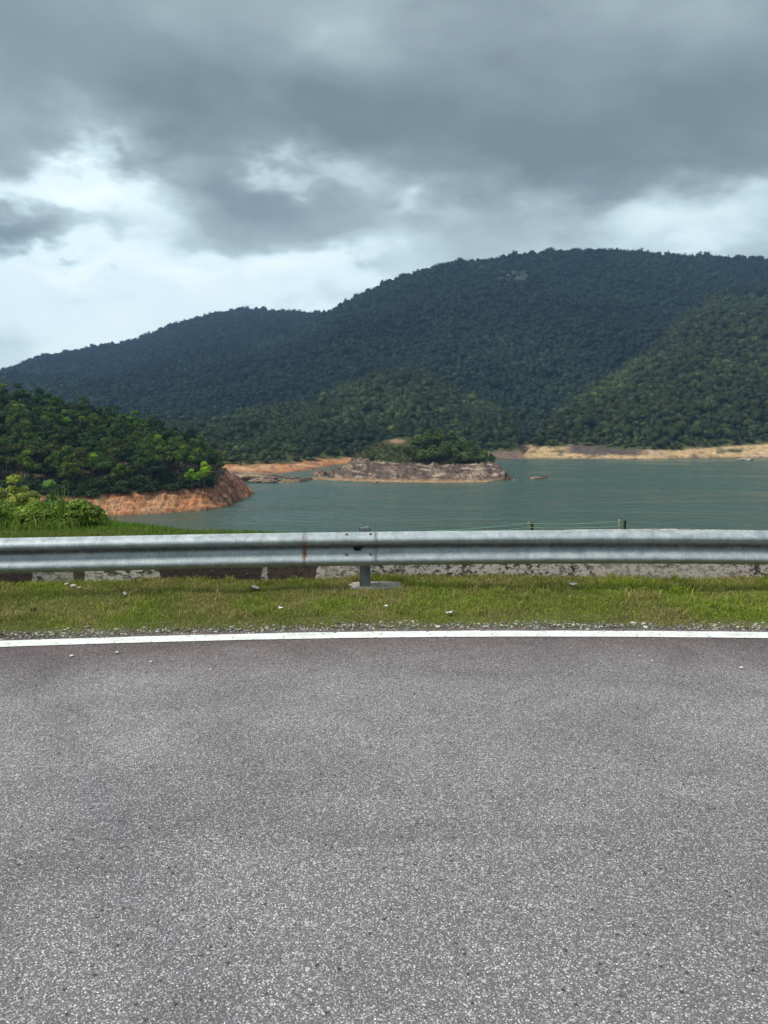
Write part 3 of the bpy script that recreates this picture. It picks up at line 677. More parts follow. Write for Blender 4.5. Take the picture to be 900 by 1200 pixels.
tag(foot, 'rough pinkish concrete slab set in the grass around the foot of the guard rail post', 'footing')

# ------------------------------------------------------------ wire fence down the bank at right
M_wood, t = material('weathered_wood', .85, 0, .2)
n1 = t.noise(t.scalev(t.pos, (8, 8, 1)), 6, 5, .6); t.inp(t.b, 'Base Color', t.ramp(n1, [(.3, (.30, .23, .13)), (.7, (.50, .41, .25))]))
M_strut, t = material('dark_green_timber', .8, 0, .2)
n1 = t.noise(t.scalev(t.pos, (8, 8, 1)), 6, 5, .6); t.inp(t.b, 'Base Color', t.ramp(n1, [(.3, (.012, .022, .012)), (.7, (.03, .05, .025))]))
M_wire, t = material('green_coated_wire', .5, .0, .4)
t.inp(t.b, 'Base Color', t.ramp(t.noise(t.pos, 20, 3), [(.3, (.16, .34, .24)), (.7, (.26, .46, .34))]))
fence = empty('wire_fence', (0, 0, 0), 'low fence of paired short stakes and sagging green wires just beyond the guard rail', 'fence')
FD = 9.6
def stick(p0, p1, r0, r1, name, mat, par):
    p0, p1 = Vector(p0), Vector(p1); mid = p0.lerp(p1, .5)+Vector((.006, 0, 0))
    V_, F_ = tube_vf([p0, mid, p1-(p1-p0).normalized()*.02, p1], [r0, (r0+r1)/2, r1, r1*.55], 8)
    return obj(name, py_mesh(name, V_, F_, True), mat, par)
def gz(x_, y_): return float(ground_h(np.array(x_), np.array(y_-float(curve(x_)))))
tops = []
for px, ptop, lean in ((511, 622, 0), (619.5, 611.5, 0), (727, 608.5, -3)):
    tp = P(px+lean*.4, ptop, FD); bx_, by_, _ = P(px+2, 640, FD)
    stick((bx_, by_, gz(bx_, by_)-.1), tp, .016, .014, 'post', M_wood, fence)
    tp2 = P(px+(5.5 if px > 700 else 4.2), ptop+(.5 if px < 700 else .8), FD+.05); b2 = P(px+3, 640, FD+.05)
    stick((b2[0], b2[1], gz(bx_, by_)-.1), tp2, .017, .017, 'strut', M_strut, fence)
    tops.append(px)
def wire(pA, yA, pB, yB, sag):
    pts = []
    for k in range(13):
        u = k/12; pts.append(P(pA+(pB-pA)*u, yA+(yB-yA)*u+sag*4*u*(1-u), FD-.02))
    V_, F_ = tube_vf(pts, [.0035]*13, 5); obj('wire', py_mesh('wire', V_, F_, True), M_wire, fence)
wire(511, 622, 620, 613, 1.2); wire(620, 613.3, 727, 610.5, 2.0); wire(620, 618, 727, 616.5, 1.6); wire(511, 627, 620, 618, 1.2)

# ------------------------------------------------------------ litter and stray bits
M_paper, t = material('white_litter', .7, 0, .3)
t.inp(t.b, 'Base Color', t.ramp(t.noise(t.pos, 60, 4, .6), [(.3, (.62, .63, .65)), (.6, (.82, .83, .84))]))
M_leaf_o, t = material('orange_dead_leaf', .7); t.inp(t.b, 'Base Color', t.ramp(t.noise(t.pos, 60, 4, .6), [(.3, (.35, .11, .04)), (.7, (.60, .24, .10))]))
M_bleaf, t = material('brown_dead_leaf', .8); t.inp(t.b, 'Base Color', t.ramp(t.noise(t.pos, 60, 4, .6), [(.3, (.045, .028, .018)), (.7, (.10, .06, .035))]))
def scrap(name, px, py, w_, dpt, h_, mat, label, cat, seed, z=.045):
    g = G(px, py, z); n = 9
    u = np.linspace(-1, 1, n); U, Vv = np.meshgrid(u, u); r_ = np.random.default_rng(seed)
    rad = np.sqrt(U**2+Vv**2); s_ = 1-.28*np.clip(rad-.8, 0, 1)
    hh_ = (fbm(U*2+seed, Vv*2, .9, 3, seed)+.25)*h_+np.abs(U*Vv)*h_*.3
    top_ = np.stack([U*w_*s_+r_.normal(0, .04*w_, U.shape), Vv*dpt*s_+r_.normal(0, .06*dpt, U.shape), hh_+.004], -1)
    me = grid_mesh(name, top_[..., 0], top_[..., 1], top_[..., 2], True)
    o = obj(name, me, mat); o.location = (g[0], g[1], z); o.rotation_euler = (0.25, 0, seed)
    m = o.modifiers.new('thick', 'SOLIDIFY'); m.thickness = .002
    return tag(o, label, cat)
scrap('paper_scrap', 299, 689, .068, .025, .02, M_paper, 'long flat white scrap in the grass, left of the guard rail post', 'litter', 2, .05)
scrap('paper_scrap', 671, 687, .045, .025, .05, M_paper, 'crumpled white scrap in the grass right of the post, below the rail', 'litter', 3, .05)
scrap('paper_scrap', 527, 719, .034, .02, .025, M_paper, 'white scrap lying at the gravel edge of the verge right of the post', 'litter', 4, .035)
scrap('paper_scrap', 453, 711, .018, .012, .02, M_paper, 'tiny white scrap in the grass just in front of the guard rail post', 'litter', 5, .04)
scrap('paper_scrap', 329, 713, .018, .010, .015, M_paper, 'tiny white scrap in the grass in front of the long flat scrap', 'litter', 6, .04)
scrap('paper_scrap', 146, 697, .026, .014, .03, M_paper, 'small pale scrap in the grass left of the rust streak on the rail', 'litter', 8, .05)
scrap('dead_leaf', 712, 705, .034, .016, .02, M_leaf_o, 'curled orange dead leaf lying in the grass', 'leaf', 9, .045)
scrap('dead_leaf', 39, 717, .022, .02, .06, M_bleaf, 'dark brown curled dead leaf upright in the grass at far left', 'leaf', 10, .045)
scrap('dead_leaf', 840, 714, .024, .014, .02, M_bleaf, 'dark brown flat dead leaf in the grass at far right', 'leaf', 11, .04)
def stone_obj(name, loc, size, mat, label, cat, seed, group=None, sub=3, squash=.55, rough=.25):
    V_, F_ = ico(sub); r_ = np.random.default_rng(seed); o1 = r_.uniform(0, 50)
    n_ = fbm(V_[:, 0]*1.3+o1, V_[:, 1]*1.3+V_[:, 2]*.9, .8, 4, seed)*rough*2+(ridged(V_[:, 0]+o1, V_[:, 1]+V_[:, 2], .6, 3, seed)-.5)*rough
    V2 = V_*(1+n_[:, None])*np.array(size); V2[:, 2] *= squash
    o = obj(name, np_mesh(name, V2, F_, 3, False, np.ones((len(V2), 3))*np.array([.40, .27, .18])*(1+n_[:, None])), mat); o.location = loc
    return tag(o, label, cat, group)
for i, (px, py, s_) in enumerate(((84, 769, .014), (137, 765, .012), (247, 785, .008), (869, 783, .013), (764, 775, .008), (177, 776, .011))):
    g = G(px, py, .004)
    o = stone_obj('pebble', (g[0], g[1], .008), (s_, s_*.9, s_), M_peb, ['pale pebble on the asphalt near the left end of the white line', 'pale pebble on the asphalt, second from the left below the white line', 'tiny pale pebble on the asphalt below the long flat scrap',
        'pale pebble on the asphalt near the right end of the white line', 'tiny pebble on the asphalt right of centre below the white line', 'pale pebble on the asphalt, third from the left below the white line'][i], 'stone', 20+i, sub=2)
    a_ = o.data.color_attributes['tint']; c_ = np.tile(np.array([.62, .60, .56, 1], np.float32), len(o.data.vertices)); a_.data.foreach_set('color', c_)
for i, (px, py, s_) in enumerate(((86, 686, .03), (78, 684, .022), (93, 688, .018))):
    g = G(px, py, .06); o = stone_obj('rubble_chunk', (g[0], g[1], .055), (s_, s_*.8, s_), M_peb, ['largest broken concrete chunk in the grass against the low wall at far left', 'chunk of broken concrete left of the largest one by the low wall', 'smallest chunk of broken concrete right of the others by the low wall'][i], 'rubble', 40+i, sub=2)
    a_ = o.data.color_attributes['tint']; c_ = np.tile(np.array([.50, .48, .44, 1], np.float32), len(o.data.vertices)); a_.data.foreach_set('color', c_)

# ------------------------------------------------------------ rocks in the lake
def lake_rock(px, py, sx, sy, sz, label, seed, tint=(.40, .27, .18)):
    g = G(px, py, ZW)
    o = stone_obj('lake_rock', (g[0], g[1], ZW+sz*.15), (sx, sy, sz), M_isl, label, 'rock', seed, sub=4, squash=1, rough=.45)
    c_ = np.ones((len(o.data.vertices), 4), np.float32); z = np.empty(len(o.data.vertices)*3); o.data.vertices.foreach_get('co', z); z = z.reshape(-1, 3)
    c_[:, :3] = mixc(np.array([.40, .27, .18])*np.ones((len(z), 3)), np.array([.17, .12, .10])*np.ones((len(z), 3)), fbm(z[:, 0], z[:, 1]+z[:, 2]*2, 3, 4, seed)*3+.4)*np.array(tint)/np.array([.40, .27, .18])
    o.data.color_attributes['tint'].data.foreach_set('color', c_.ravel())
lake_rock(292, 563, 12, 5, 3.0, 'long low rocky islet just beyond the tip of the wooded headland', 51)
lake_rock(308, 565, 6, 3, 1.7, 'low rock shelf at the right end of the rocky islet', 52)
lake_rock(343, 560.5, 3.2, 1.5, .9, 'small pale rock in the water between the islet and the island', 53)
lake_rock(374, 557, 3.0, 1.5, 1.7, 'rounded reddish rock in the water left of the island', 54, (.45, .25, .17))
lake_rock(330, 558.5, 2.6, 1.3, .6, 'flat pale rock at the left of the small rocks in the water', 55)
lake_rock(439, 566, 1.2, .8, .6, 'little orange rock at the waterline in front of the island', 56, (.5, .27, .15))
lake_rock(629, 561.2, 2.6, 1.2, .8, 'flat low rock in the water right of the island', 57)
lake_rock(638, 560.2, 1.0, .8, 1.1, 'small upright rock beside the flat rock right of the island', 58)
lake_rock(873, 539.3, 5.0, 2.2, 1.1, 'pale rock in the water close to the sandy far shore', 59, (.5, .42, .3))

# ------------------------------------------------------------ foliage
def leaf_mat(name, transl=.22, rough=.6):
    m, t = material(name, rough, 0, .2)
    at = t.add('ShaderNodeAttribute', attribute_name='tint').outputs['Color']
    oi = t.add('ShaderNodeObjectInfo')
    hs = t.add('ShaderNodeHueSaturation'); t.l.new(at, hs.inputs['Color'])
    t.inp(hs, 'Hue', t.math('ADD', .485, t.math('MULTIPLY', oi.outputs['Random'], .025)))
    t.inp(hs, 'Value', t.math('ADD', .72, t.math('MULTIPLY', oi.outputs['Random'], .6)))
    c = t.mix(1, hs.outputs[0], oi.outputs['Color'], 'MULTIPLY')
    t.inp(t.b, 'Base Color', c)
    tr = t.add('ShaderNodeBsdfTranslucent'); t.l.new(c, tr.inputs['Color']); mx = t.add('ShaderNodeMixShader'); mx.inputs[0].default_value = transl
    outn = [n for n in t.n if n.type == 'OUTPUT_MATERIAL'][0]
    t.l.new(t.b.outputs[0], mx.inputs[1]); t.l.new(tr.outputs[0], mx.inputs[2]); t.l.new(mx.outputs[0], outn.inputs['Surface'])
    return m
M_leaf = leaf_mat('tree_foliage'); M_far = leaf_mat('distant_foliage', .1, .75); M_bush = leaf_mat('bush_foliage', .3, .5)
M_bark, t = material('tree_bark', .9); t.inp(t.b, 'Base Color', t.ramp(t.noise(t.pos, 3, 5, .6), [(.3, (.06, .045, .035)), (.7, (.16, .13, .105))]))

def crown_arrays(r, Rx, Hc, z0, nl, nq, q, lobe=.45, base=(.06, .10, .03), var=.35, upper=True):
    """leaf clumps on the shells of several lobes. returns centres, normals, size, colour"""
    la = r.uniform(0, 2*math.pi, nl); lr = np.sqrt(r.uniform(0, 1, nl))*Rx*(1-lobe*.75); lz = z0+Hc*(.30+.42*r.uniform(0, 1, nl)*(1-(lr/Rx)**2*.5))
    lx, ly = np.cos(la)*lr, np.sin(la)*lr; lR = Rx*lobe*r.uniform(.7, 1.25, nl)
    lx[0] = ly[0] = 0; lz[0] = z0+Hc-lR[0]*.8
    tintl = np.exp(r.normal(0, var*.5, nl))
    idx = r.integers(0, nl, nq)
    dv = r.normal(0, 1, (nq, 3)); dv /= np.linalg.norm(dv, axis=1)[:, None]
    if upper: dv[:, 2] = np.where(dv[:, 2] < -.35, -dv[:, 2], dv[:, 2])
    rr = lR[idx]*(1-np.abs(r.normal(0, .14, nq)))
    C_ = np.stack([lx, ly, lz], -1)[idx]+dv*rr[:, None]*np.array([1, 1, .78])
    nn = dv+r.normal(0, .45, (nq, 3)); nn /= np.linalg.norm(nn, axis=1)[:, None]
    colr = np.array(base)[None]*tintl[idx][:, None]*np.exp(r.normal(0, var*.5, nq))[:, None]
    return C_, nn, q*np.exp(r.normal(0, .3, nq)), colr
def quads_from(C_, nn, s, r, aspect=1.0):
    up = np.tile([0, 0, 1.], (len(C_), 1)); u = np.cross(nn, up+r.normal(0, .2, up.shape)); u /= np.linalg.norm(u, axis=1)[:, None]+1e-9; v_ = np.cross(nn, u)
    an = r.uniform(0, math.pi, len(C_))[:, None]; u2 = u*np.cos(an)+v_*np.sin(an); v2 = -u*np.sin(an)+v_*np.cos(an)
    s = s[:, None]*.5; j = lambda: r.uniform(.6, 1.25, (len(C_), 1))
    bend = nn*s*.35
    P0 = C_-u2*s*j()-bend; P1 = C_-v2*s*j()*aspect+bend*.5; P2 = C_+u2*s*j()-bend; P3 = C_+v2*s*j()*aspect+bend*.5
    V_ = np.stack([P0, P1, P2, P3], 1).reshape(-1, 3); return V_
def crown_mesh(name, r, **kw):
    C_, nn, s, c_ = crown_arrays(r, **kw); V_ = quads_from(C_, nn, s, r); n = len(C_)
    return np_mesh(name, V_, np.arange(n*4).reshape(-1, 4), 4, False, np.repeat(c_, 4, 0))
def trunk_mesh(name, r, H, Rx, r0):
    parts = []
    top = (r.normal(0, .3), r.normal(0, .3), H)
    parts.append(tube_vf([(0, 0, -1), (r.normal(0, .1), r.normal(0, .1), H*.4), top], [r0*1.25, r0*.8, r0*.25], 7))
    for k in range(5):
        a_ = r.uniform(0, 6.28); z_ = H*r.uniform(.35, .6); L = Rx*r.uniform(.5, .8)
        parts.append(tube_vf([(0, 0, z_), (math.cos(a_)*L*.5, math.sin(a_)*L*.5, z_+H*.15), (math.cos(a_)*L, math.sin(a_)*L, z_+H*.26)], [r0*.5, r0*.32, r0*.1], 5))
    V_, F_ = join_vf(parts); return py_mesh(name, V_, F_, True)

# --- headland trees: individuals
r = np.random.default_rng(5)
GREENS = [(.070, .114, .026), (.056, .096, .028), (.088, .126, .024), (.048, .080, .024), (.115, .115, .033)]
protos = []
for i in range(8):
    Rx = r.uniform(3.0, 4.6); H = r.uniform(8, 11.5)
    protos.append((trunk_mesh('trunk', r, H*.8, Rx, .22), crown_mesh('crown', r, Rx=Rx, Hc=H*.72, z0=H*.25, nl=r.integers(8, 15), nq=3200, q=.5, lobe=.36, base=GREENS[i % 5], var=.45), Rx))
def place_tree(kind, pr, loc, s, rz, label, cat='tree', group=None, tintc=None, sz=1.0, leafm=M_leaf):
    e_ = empty(kind, loc, label, cat, group, rz); e_.scale = (s, s, s*sz)
    tr_ = obj('trunk', pr[0], M_bark, e_); cr_ = obj('crown', pr[1], leafm, e_)
    if tintc: cr_.color = (*tintc, 1)
    return e_
cand = []
for gy in np.arange(195, 300, 4.8):
    for gx in np.arange(-172, -34, 4.8):
        x_ = gx+r.uniform(-1.8, 1.8); y_ = gy+r.uniform(-1.8, 1.8)
        z_ = float(head_h(np.array(x_), np.array(y_))); h_ = z_-ZW; px = 450+F*x_/y_
        if px < -90 or h_ < float(head_bh(np.array(x_), np.array(y_)))+.1: continue
        rows_t = (y_-262)
        if y_ > 273: continue
        cand.append((x_, y_, z_, px))
cand.sort(key=lambda c_: c_[1]/(1)); print('headland trees', len(cand))
cand = cand[:]
for x_, y_, z_, px in cand:
    pr = protos[r.integers(0, 8)]; h_ = z_-ZW-float(head_bh(np.array(x_), np.array(y_)))
    s = r.uniform(.62, 1.05)*(0.55 if h_ < 1.6 else .85 if px > 225 else 1.0)
    if px > 245: s *= .8
    row = 'in the lowest row' if h_ < 4 else 'on the top edge' if y_ > 252 else 'in the middle rows'
    zone = ('at the left edge' if px < 10 else 'above the tall grass stalks' if px < 75 else 'above left half of orange bank' if px < 150 else 'above right half of orange bank' if px < 215 else 'beside the rocky tip')
    q = r.uniform(); tint, tone = (1.12, 1.15, 1.0), 'mid green'
    if q < .08: tint, tone = (1.9, 1.25, 1.0), 'brownish'
    elif q < .26: tint, tone = (1.8, 1.9, 1.0), 'light green'
    elif q < .50: tint, tone = (.72, .85, .95), 'very dark green'
    lab = tone+' headland tree '+row+', '+zone
    place_tree('broadleaf_tree', pr, (x_, y_, z_-.5), s, r.uniform(0, 6.28), lab, 'tree', 'headland trees, '+tone+', '+row+', '+zone, tint)
for (px, py, D, s, tc, lab) in ((240, 572, 207, .72, (3.2, 3.4, .9), 'bright yellow-green small tree at the right end of the headland wood'), (225, 575, 205, .55, (2.4, 2.6, .9), 'smaller light green tree left of the bright yellow-green one on the headland'),
                               (112, 580, 203, .7, (2.9, 3.1, 1.0), 'bright green tree above the orange bank near the left of the headland'), (66, 470, 252, .7, (2.0, 2.3, .9), 'light green tree standing out at the crest of the headland')):
    x_, y_, _ = P(px, py, D); z_ = max(float(head_h(np.array(x_), np.array(y_))), ZW+4.6); place_tree('broadleaf_tree', protos[2], (x_, y_, z_-.6+(1.0 if px > 200 else 0)), s, px, lab, 'tree', None, tc)

# --- shrubs crowding the lip of the bank
shr = []
for i in range(3):
    Rx = r.uniform(1.7, 2.3)
    parts = [tube_vf([(0, 0, -.4), (math.cos(a_)*.5, math.sin(a_)*.5, .8), (math.cos(a_)*1.1, math.sin(a_)*1.1, 1.7)], [.08, .05, .02], 5) for a_ in (0, 2.1, 4.2)]
    V_, F_ = join_vf(parts); shr.append((py_mesh('stems', V_, F_, True), crown_mesh('foliage', r, Rx=Rx, Hc=2.6, z0=-.3, nl=7, nq=900, q=.45, lobe=.5, base=(.050, .078, .022), var=.4), Rx))
n_s = 0
for gx in np.arange(-108, -40, 1.9):
    for rowk in range(3):
        x_ = gx+r.uniform(-.9, .9); ok_ = None
        for y_ in np.arange(192, 262, .5):
            if float(head_h(np.array(x_), np.array(y_)))-ZW > float(head_bh(np.array(x_), np.array(y_)))+rowk*1.2-.1: ok_ = y_; break
        if ok_ is None: continue
        px = 450+F*x_/ok_
        if px < -30 or px > 285: continue
        zone = ('at the left edge' if px < 10 else 'above the tall grass stalks' if px < 75 else 'above left half of orange bank' if px < 150 else 'above right half of orange bank' if px < 215 else 'beside the rocky tip')
        e_ = place_tree('headland_shrub', shr[r.integers(0, 3)], (x_, ok_, float(head_h(np.array(x_), np.array(ok_)))-.1), r.uniform(.6, 1.15), r.uniform(0, 6.28), 'dark shrub on the lip of the headland bank, '+zone, 'shrub', 'shrubs on the lip of the bank, '+zone)
        e_.children[0].name = 'stems'; e_.children[1].name = 'foliage'; n_s += 1
print('shrubs', n_s)

# --- island trees
iprotos = []
for i in range(4):
    Rx = r.uniform(2.6, 3.4); H = r.uniform(5, 6.5)
    iprotos.append((trunk_mesh('trunk', r, H*.7, Rx, .15), crown_mesh('crown', r, Rx=Rx, Hc=H*.95, z0=H*.02, nl=9, nq=1500, q=.6, lobe=.45, base=(.10, .135, .042), var=.45), Rx))
def isl_z(x_, y_): return float(isl_h(np.array(x_), np.array(y_)))
k = 0
for px, D, s in ((484, 312, .8), (496, 310, .95), (508, 311, 1.15), (520, 312, 1.0), (533, 310, .9), (545, 311, .85), (556, 310, .85), (567, 309, .8), (575, 308, .6), (490, 321, .9), (503, 322, 1.1), (515, 323, 1.15), (528, 321, .95), (541, 320, .9),
                 (553, 319, .85), (563, 316, .75), (500, 316, 1.0), (524, 316, 1.0), (549, 315, .85), (478, 316, .5), (437, 308, .42)):
    D0_ = D; D = D+5; x_, y_, _ = P(px, 540, D); kw = 'round green island tree in the '+('front' if D0_ < 313.5 else 'back')+' row, '+('left end' if px < 505 else 'middle' if px < 545 else 'right end')+' of the clump'
    if px == 437: kw = 'lone small bush on the rocks at the left of the island'
    place_tree('island_tree' if px != 437 else 'island_bush', iprotos[k % 4], (x_, y_, isl_z(x_, y_)-.4), s*1.36, k*1.7, kw, 'tree' if px != 437 else 'bush', 'island trees, '+kw[32:] if px != 437 else None, (1.0, 1.05, .9) if px != 508 else (1.1, 1.15, .9)); k += 1
# ground cover on island slope (scrub): one mass
xs_, ys_ = r.uniform(-14, 22, 2600), r.uniform(304, 333, 2600); zz = isl_h(xs_, ys_)
vg = (L_i2(xs_, ys_)-L_i1(xs_, ys_)) > .3; bare = (((xs_/ys_-a1)/.017)**2+(((zz-CAMZ)/ys_-e1)/.005)**2) < 1.6
kk = vg & ~bare; C_ = np.stack([xs_, ys_, zz+.15], -1)[kk]; m_ = len(C_)
C_ = np.repeat(C_, 4, 0)+r.normal(0, .35, (m_*4, 3)); nn = r.normal(0, .5, C_.shape)+[0, 0, 1]; nn /= np.linalg.norm(nn, axis=1)[:, None]
cc = mixc(np.array([.085, .095, .035])*np.ones((len(C_), 3)), np.array([.045, .072, .022])*np.ones((len(C_), 3)), fbm(C_[:, 0], C_[:, 1], 5, 3, 500)*4+.4)
sc_ = obj('scrub', np_mesh('scrub', quads_from(C_, nn, np.full(len(C_), .6), r), np.arange(len(C_)*4).reshape(-1, 4), 4, False, np.repeat(cc, 4, 0)), M_far); tag(sc_, kind='stuff', label='low olive scrub covering the grassy slope of the island', cat='scrub')

# --- far forest: one mass on the hills
def forest():
    r = np.random.default_rng(9)
    LOD = []
    for nq, q, ns, nr in ((170, .95, 13, 7), (95, 1.3, 10, 5), (56, 1.75, 7, 4)):
        vs = []
        for k in range(10):
            C_, nn, s, c_ = crown_arrays(r, Rx=1.0, Hc=1.55, z0=-.25, nl=r.integers(4, 9), nq=nq, q=q/5.0, lobe=.5, base=(1, 1, 1), var=.38)
            # lumpy dome: the union of the lobes seen from the crown centre, broken up
            th = np.linspace(0, 2*math.pi, ns+1); ph = np.linspace(-.35, math.pi/2, nr+1); o1 = r.uniform(0, 90)
            nlb = r.integers(5, 9); Ld = r.normal(0, 1, (nlb, 3)); Ld[:, 2] = np.abs(Ld[:, 2])*.9; Ld /= np.linalg.norm(Ld, axis=1)[:, None]
            def dome(t_, p_):
                dv_ = np.stack([np.cos(t_)*np.cos(p_), np.sin(t_)*np.cos(p_), np.sin(p_)], -1); ca_ = dv_@Ld.T
                rad_ = .66+.34*np.max(np.clip((ca_-.55)/.45, 0, 1)**.6, -1)+.12*fbm(dv_[..., 0]*2+o1, dv_[..., 1]*2+dv_[..., 2]*2, .7, 2, k)
                return dv_*rad_[..., None]*np.array([1, 1, .95])+np.array([0, 0, .2])
            T_, Q_ = np.meshgrid(th[:-1], ph); Vd = dome(T_, Q_)
            qs = []
            for a_ in range(nr):
                for b_ in range(ns): qs.append(np.stack([Vd[a_, b_], Vd[a_, (b_+1) % ns], Vd[a_+1, (b_+1) % ns], Vd[a_+1, b_]]))
            qs = np.concatenate(qs); qc = np.repeat(np.exp(r.normal(0, .16, ns*nr)), 4)[:, None]*np.ones((1, 3))
            tq = r.uniform(0, 6.28, nq); pq = np.arcsin(r.uniform(-.2, 1, nq)); C_ = dome(tq, pq)*r.uniform(.95, 1.32, (nq, 1))
            nn = C_-np.array([0, 0, .2]); nn /= np.linalg.norm(nn, axis=1)[:, None]; nn = nn+r.normal(0, .3, nn.shape); nn /= np.linalg.norm(nn, axis=1)[:, None]
            s = q/5.0*np.exp(r.normal(0, .3, nq)); c_ = np.exp(r.normal(0, .22, nq))[:, None]*np.ones((1, 3))
            V1 = quads_from(C_, nn, s, r)
            vs.append((np.concatenate([qs, V1]).astype(np.float32), np.concatenate([qc, np.repeat(c_, 4, 0)]).astype(np.float32)))
        LOD.append(vs)
    pts = []
    for D0, D1, sp_ in ((325, 620, 4.5), (620, 950, 5.4), (950, 1450, 6.8), (1450, 1900, 9.0)):
        yy = np.arange(D0, D1, sp_)
        for y_ in yy:
            x_ = np.arange(-.62*y_, .62*y_, sp_); x_ = x_+r.uniform(-.5, .5, len(x_))*sp_; y2 = y_+r.uniform(-.5, .5, len(x_))*sp_
            pts.append(np.stack([x_, y2], -1))
    pts = np.concatenate(pts); x_, y_ = pts[:, 0], pts[:, 1]
    z = hills_h(x_, y_); a_ = x_/y_; e_ = (z-CAMZ)/y_
    ok = (z-ZW) > bank_height(x_, y_)+.6
    # thin out what lies on slopes facing away / hidden deep behind ridges: horizon test along the ray
    vis = np.ones(len(x_), bool)
    for f_ in np.linspace(.30, .985, 34):
        zz_ = hills_h(x_*f_, y_*f_)+0.
        vis &= ~(((zz_-CAMZ)/(y_*f_) > (z+22-CAMZ)/y_) & (y_*f_ > 320))
    # bare cliff
    a2, e2 = ae(598, 326); cl = (((a_-a2)/.03)**2+((e_-e2)/.010)**2) < 1
    ok &= vis & ~(cl & (r.uniform(0, 1, len(x_)) < .75))
    x_, y_, z = x_[ok], y_[ok], z[ok]; n = len(x_); print('forest trees', n)
    lay = np.argmax(np.stack([L_back(x_, y_), L_main(x_, y_), L_spur(x_, y_), L_low(x_, y_)]), 0)
    base = np.array([[.012, .022, .016], [.0145, .026, .0135], [.031, .042, .0135], [.027, .040, .0135]])[lay]
    k = fbm(x_, y_, 90, 4, 600)*3.0+r.normal(0, .3, n)
    c_ = base*np.exp(k*.55)[:, None]
    hlt = np.clip((z-ZW)/200, 0, 1)[:, None]; c_ = c_*(1-.25*hlt)
    sp1 = r.uniform(0, 1, n) < .08; c_[sp1] *= [1.7, 1.6, 1.7]           # pale crowns
    sp2 = r.uniform(0, 1, n) < .05; c_[sp2] *= [1.45, 1.1, 1.0]
    near_b = (z-ZW) < bank_height(x_, y_)+6
    Rr = np.interp(y_, [330, 600, 1000, 1900], [2.3, 2.8, 3.6, 5.0])*np.exp(np.clip(r.normal(0, .38, n), -.9, .42)); Rr[near_b] *= .7
    spk = r.uniform(0, 1, n) < .10; Rr[spk] *= .6
    Hh = np.where(spk, 2.0, 1.0)*Rr*r.uniform(.7, 1.45, n)
    em = (r.uniform(0, 1, n) < np.where(y_ > 900, .18, .05)); lift = np.where(em, r.uniform(2, 6.5, n), r.uniform(-.5, 2.0, n))
    lod = np.where(y_ < 620, 0, np.where(y_ < 950, 1, 2)); var = r.integers(0, 10, n); ang = r.uniform(0, 6.28, n)
    VV = []; CC = []
    for L in range(3):
        for k_ in range(10):
            m = np.where((lod == L) & (var == k_))[0]
            if not len(m): continue
            bv, bc = LOD[L][k_]
            ca, sa = np.cos(ang[m])[:, None], np.sin(ang[m])[:, None]
            Xp = (bv[None, :, 0]*ca-bv[None, :, 1]*sa)*Rr[m][:, None]+x_[m][:, None]; Yp = (bv[None, :, 0]*sa+bv[None, :, 1]*ca)*Rr[m][:, None]+y_[m][:, None]
            Zp = bv[None, :, 2]*Hh[m][:, None]+(z[m]+lift[m]+Rr[m]*.35)[:, None]
            VV.append(np.stack([Xp, Yp, Zp], -1).reshape(-1, 3).astype(np.float32))
            CC.append((bc[None]*c_[m][:, None, :]).reshape(-1, 3).astype(np.float32))
    # slender trunks of emergent trees
    V_ = np.concatenate(VV); C_ = np.concatenate(CC)
    mi = np.where(em)[0]; w_ = .28
    tv = []
    for dx in ((w_, 0), (0, w_)):
        b0 = np.stack([x_[mi]-dx[0], y_[mi]-dx[1], z[mi]-2], -1); b1 = np.stack([x_[mi]+dx[0], y_[mi]+dx[1], z[mi]-2], -1)
        t1 = np.stack([x_[mi]+dx[0]*.6, y_[mi]+dx[1]*.6, z[mi]+lift[mi]+Rr[mi]*.8], -1); t0 = np.stack([x_[mi]-dx[0]*.6, y_[mi]-dx[1]*.6, z[mi]+lift[mi]+Rr[mi]*.8], -1)
        tv.append(np.stack([b0, b1, t1, t0], 1).reshape(-1, 3))
    tv = np.concatenate(tv).astype(np.float32); V_ = np.concatenate([V_, tv]); C_ = np.concatenate([C_, np.tile(np.array([[.13, .115, .10]], np.float32), (len(tv), 1))])
    print('forest quads', len(V_)//4)
    return np_mesh('forest', V_, np.arange(len(V_)).reshape(-1, 4), 4, False, C_)
fo = obj('forest', forest(), M_far); tag(fo, kind='stuff', label='dense rainforest canopy covering the mountain slopes across the lake', cat='forest')

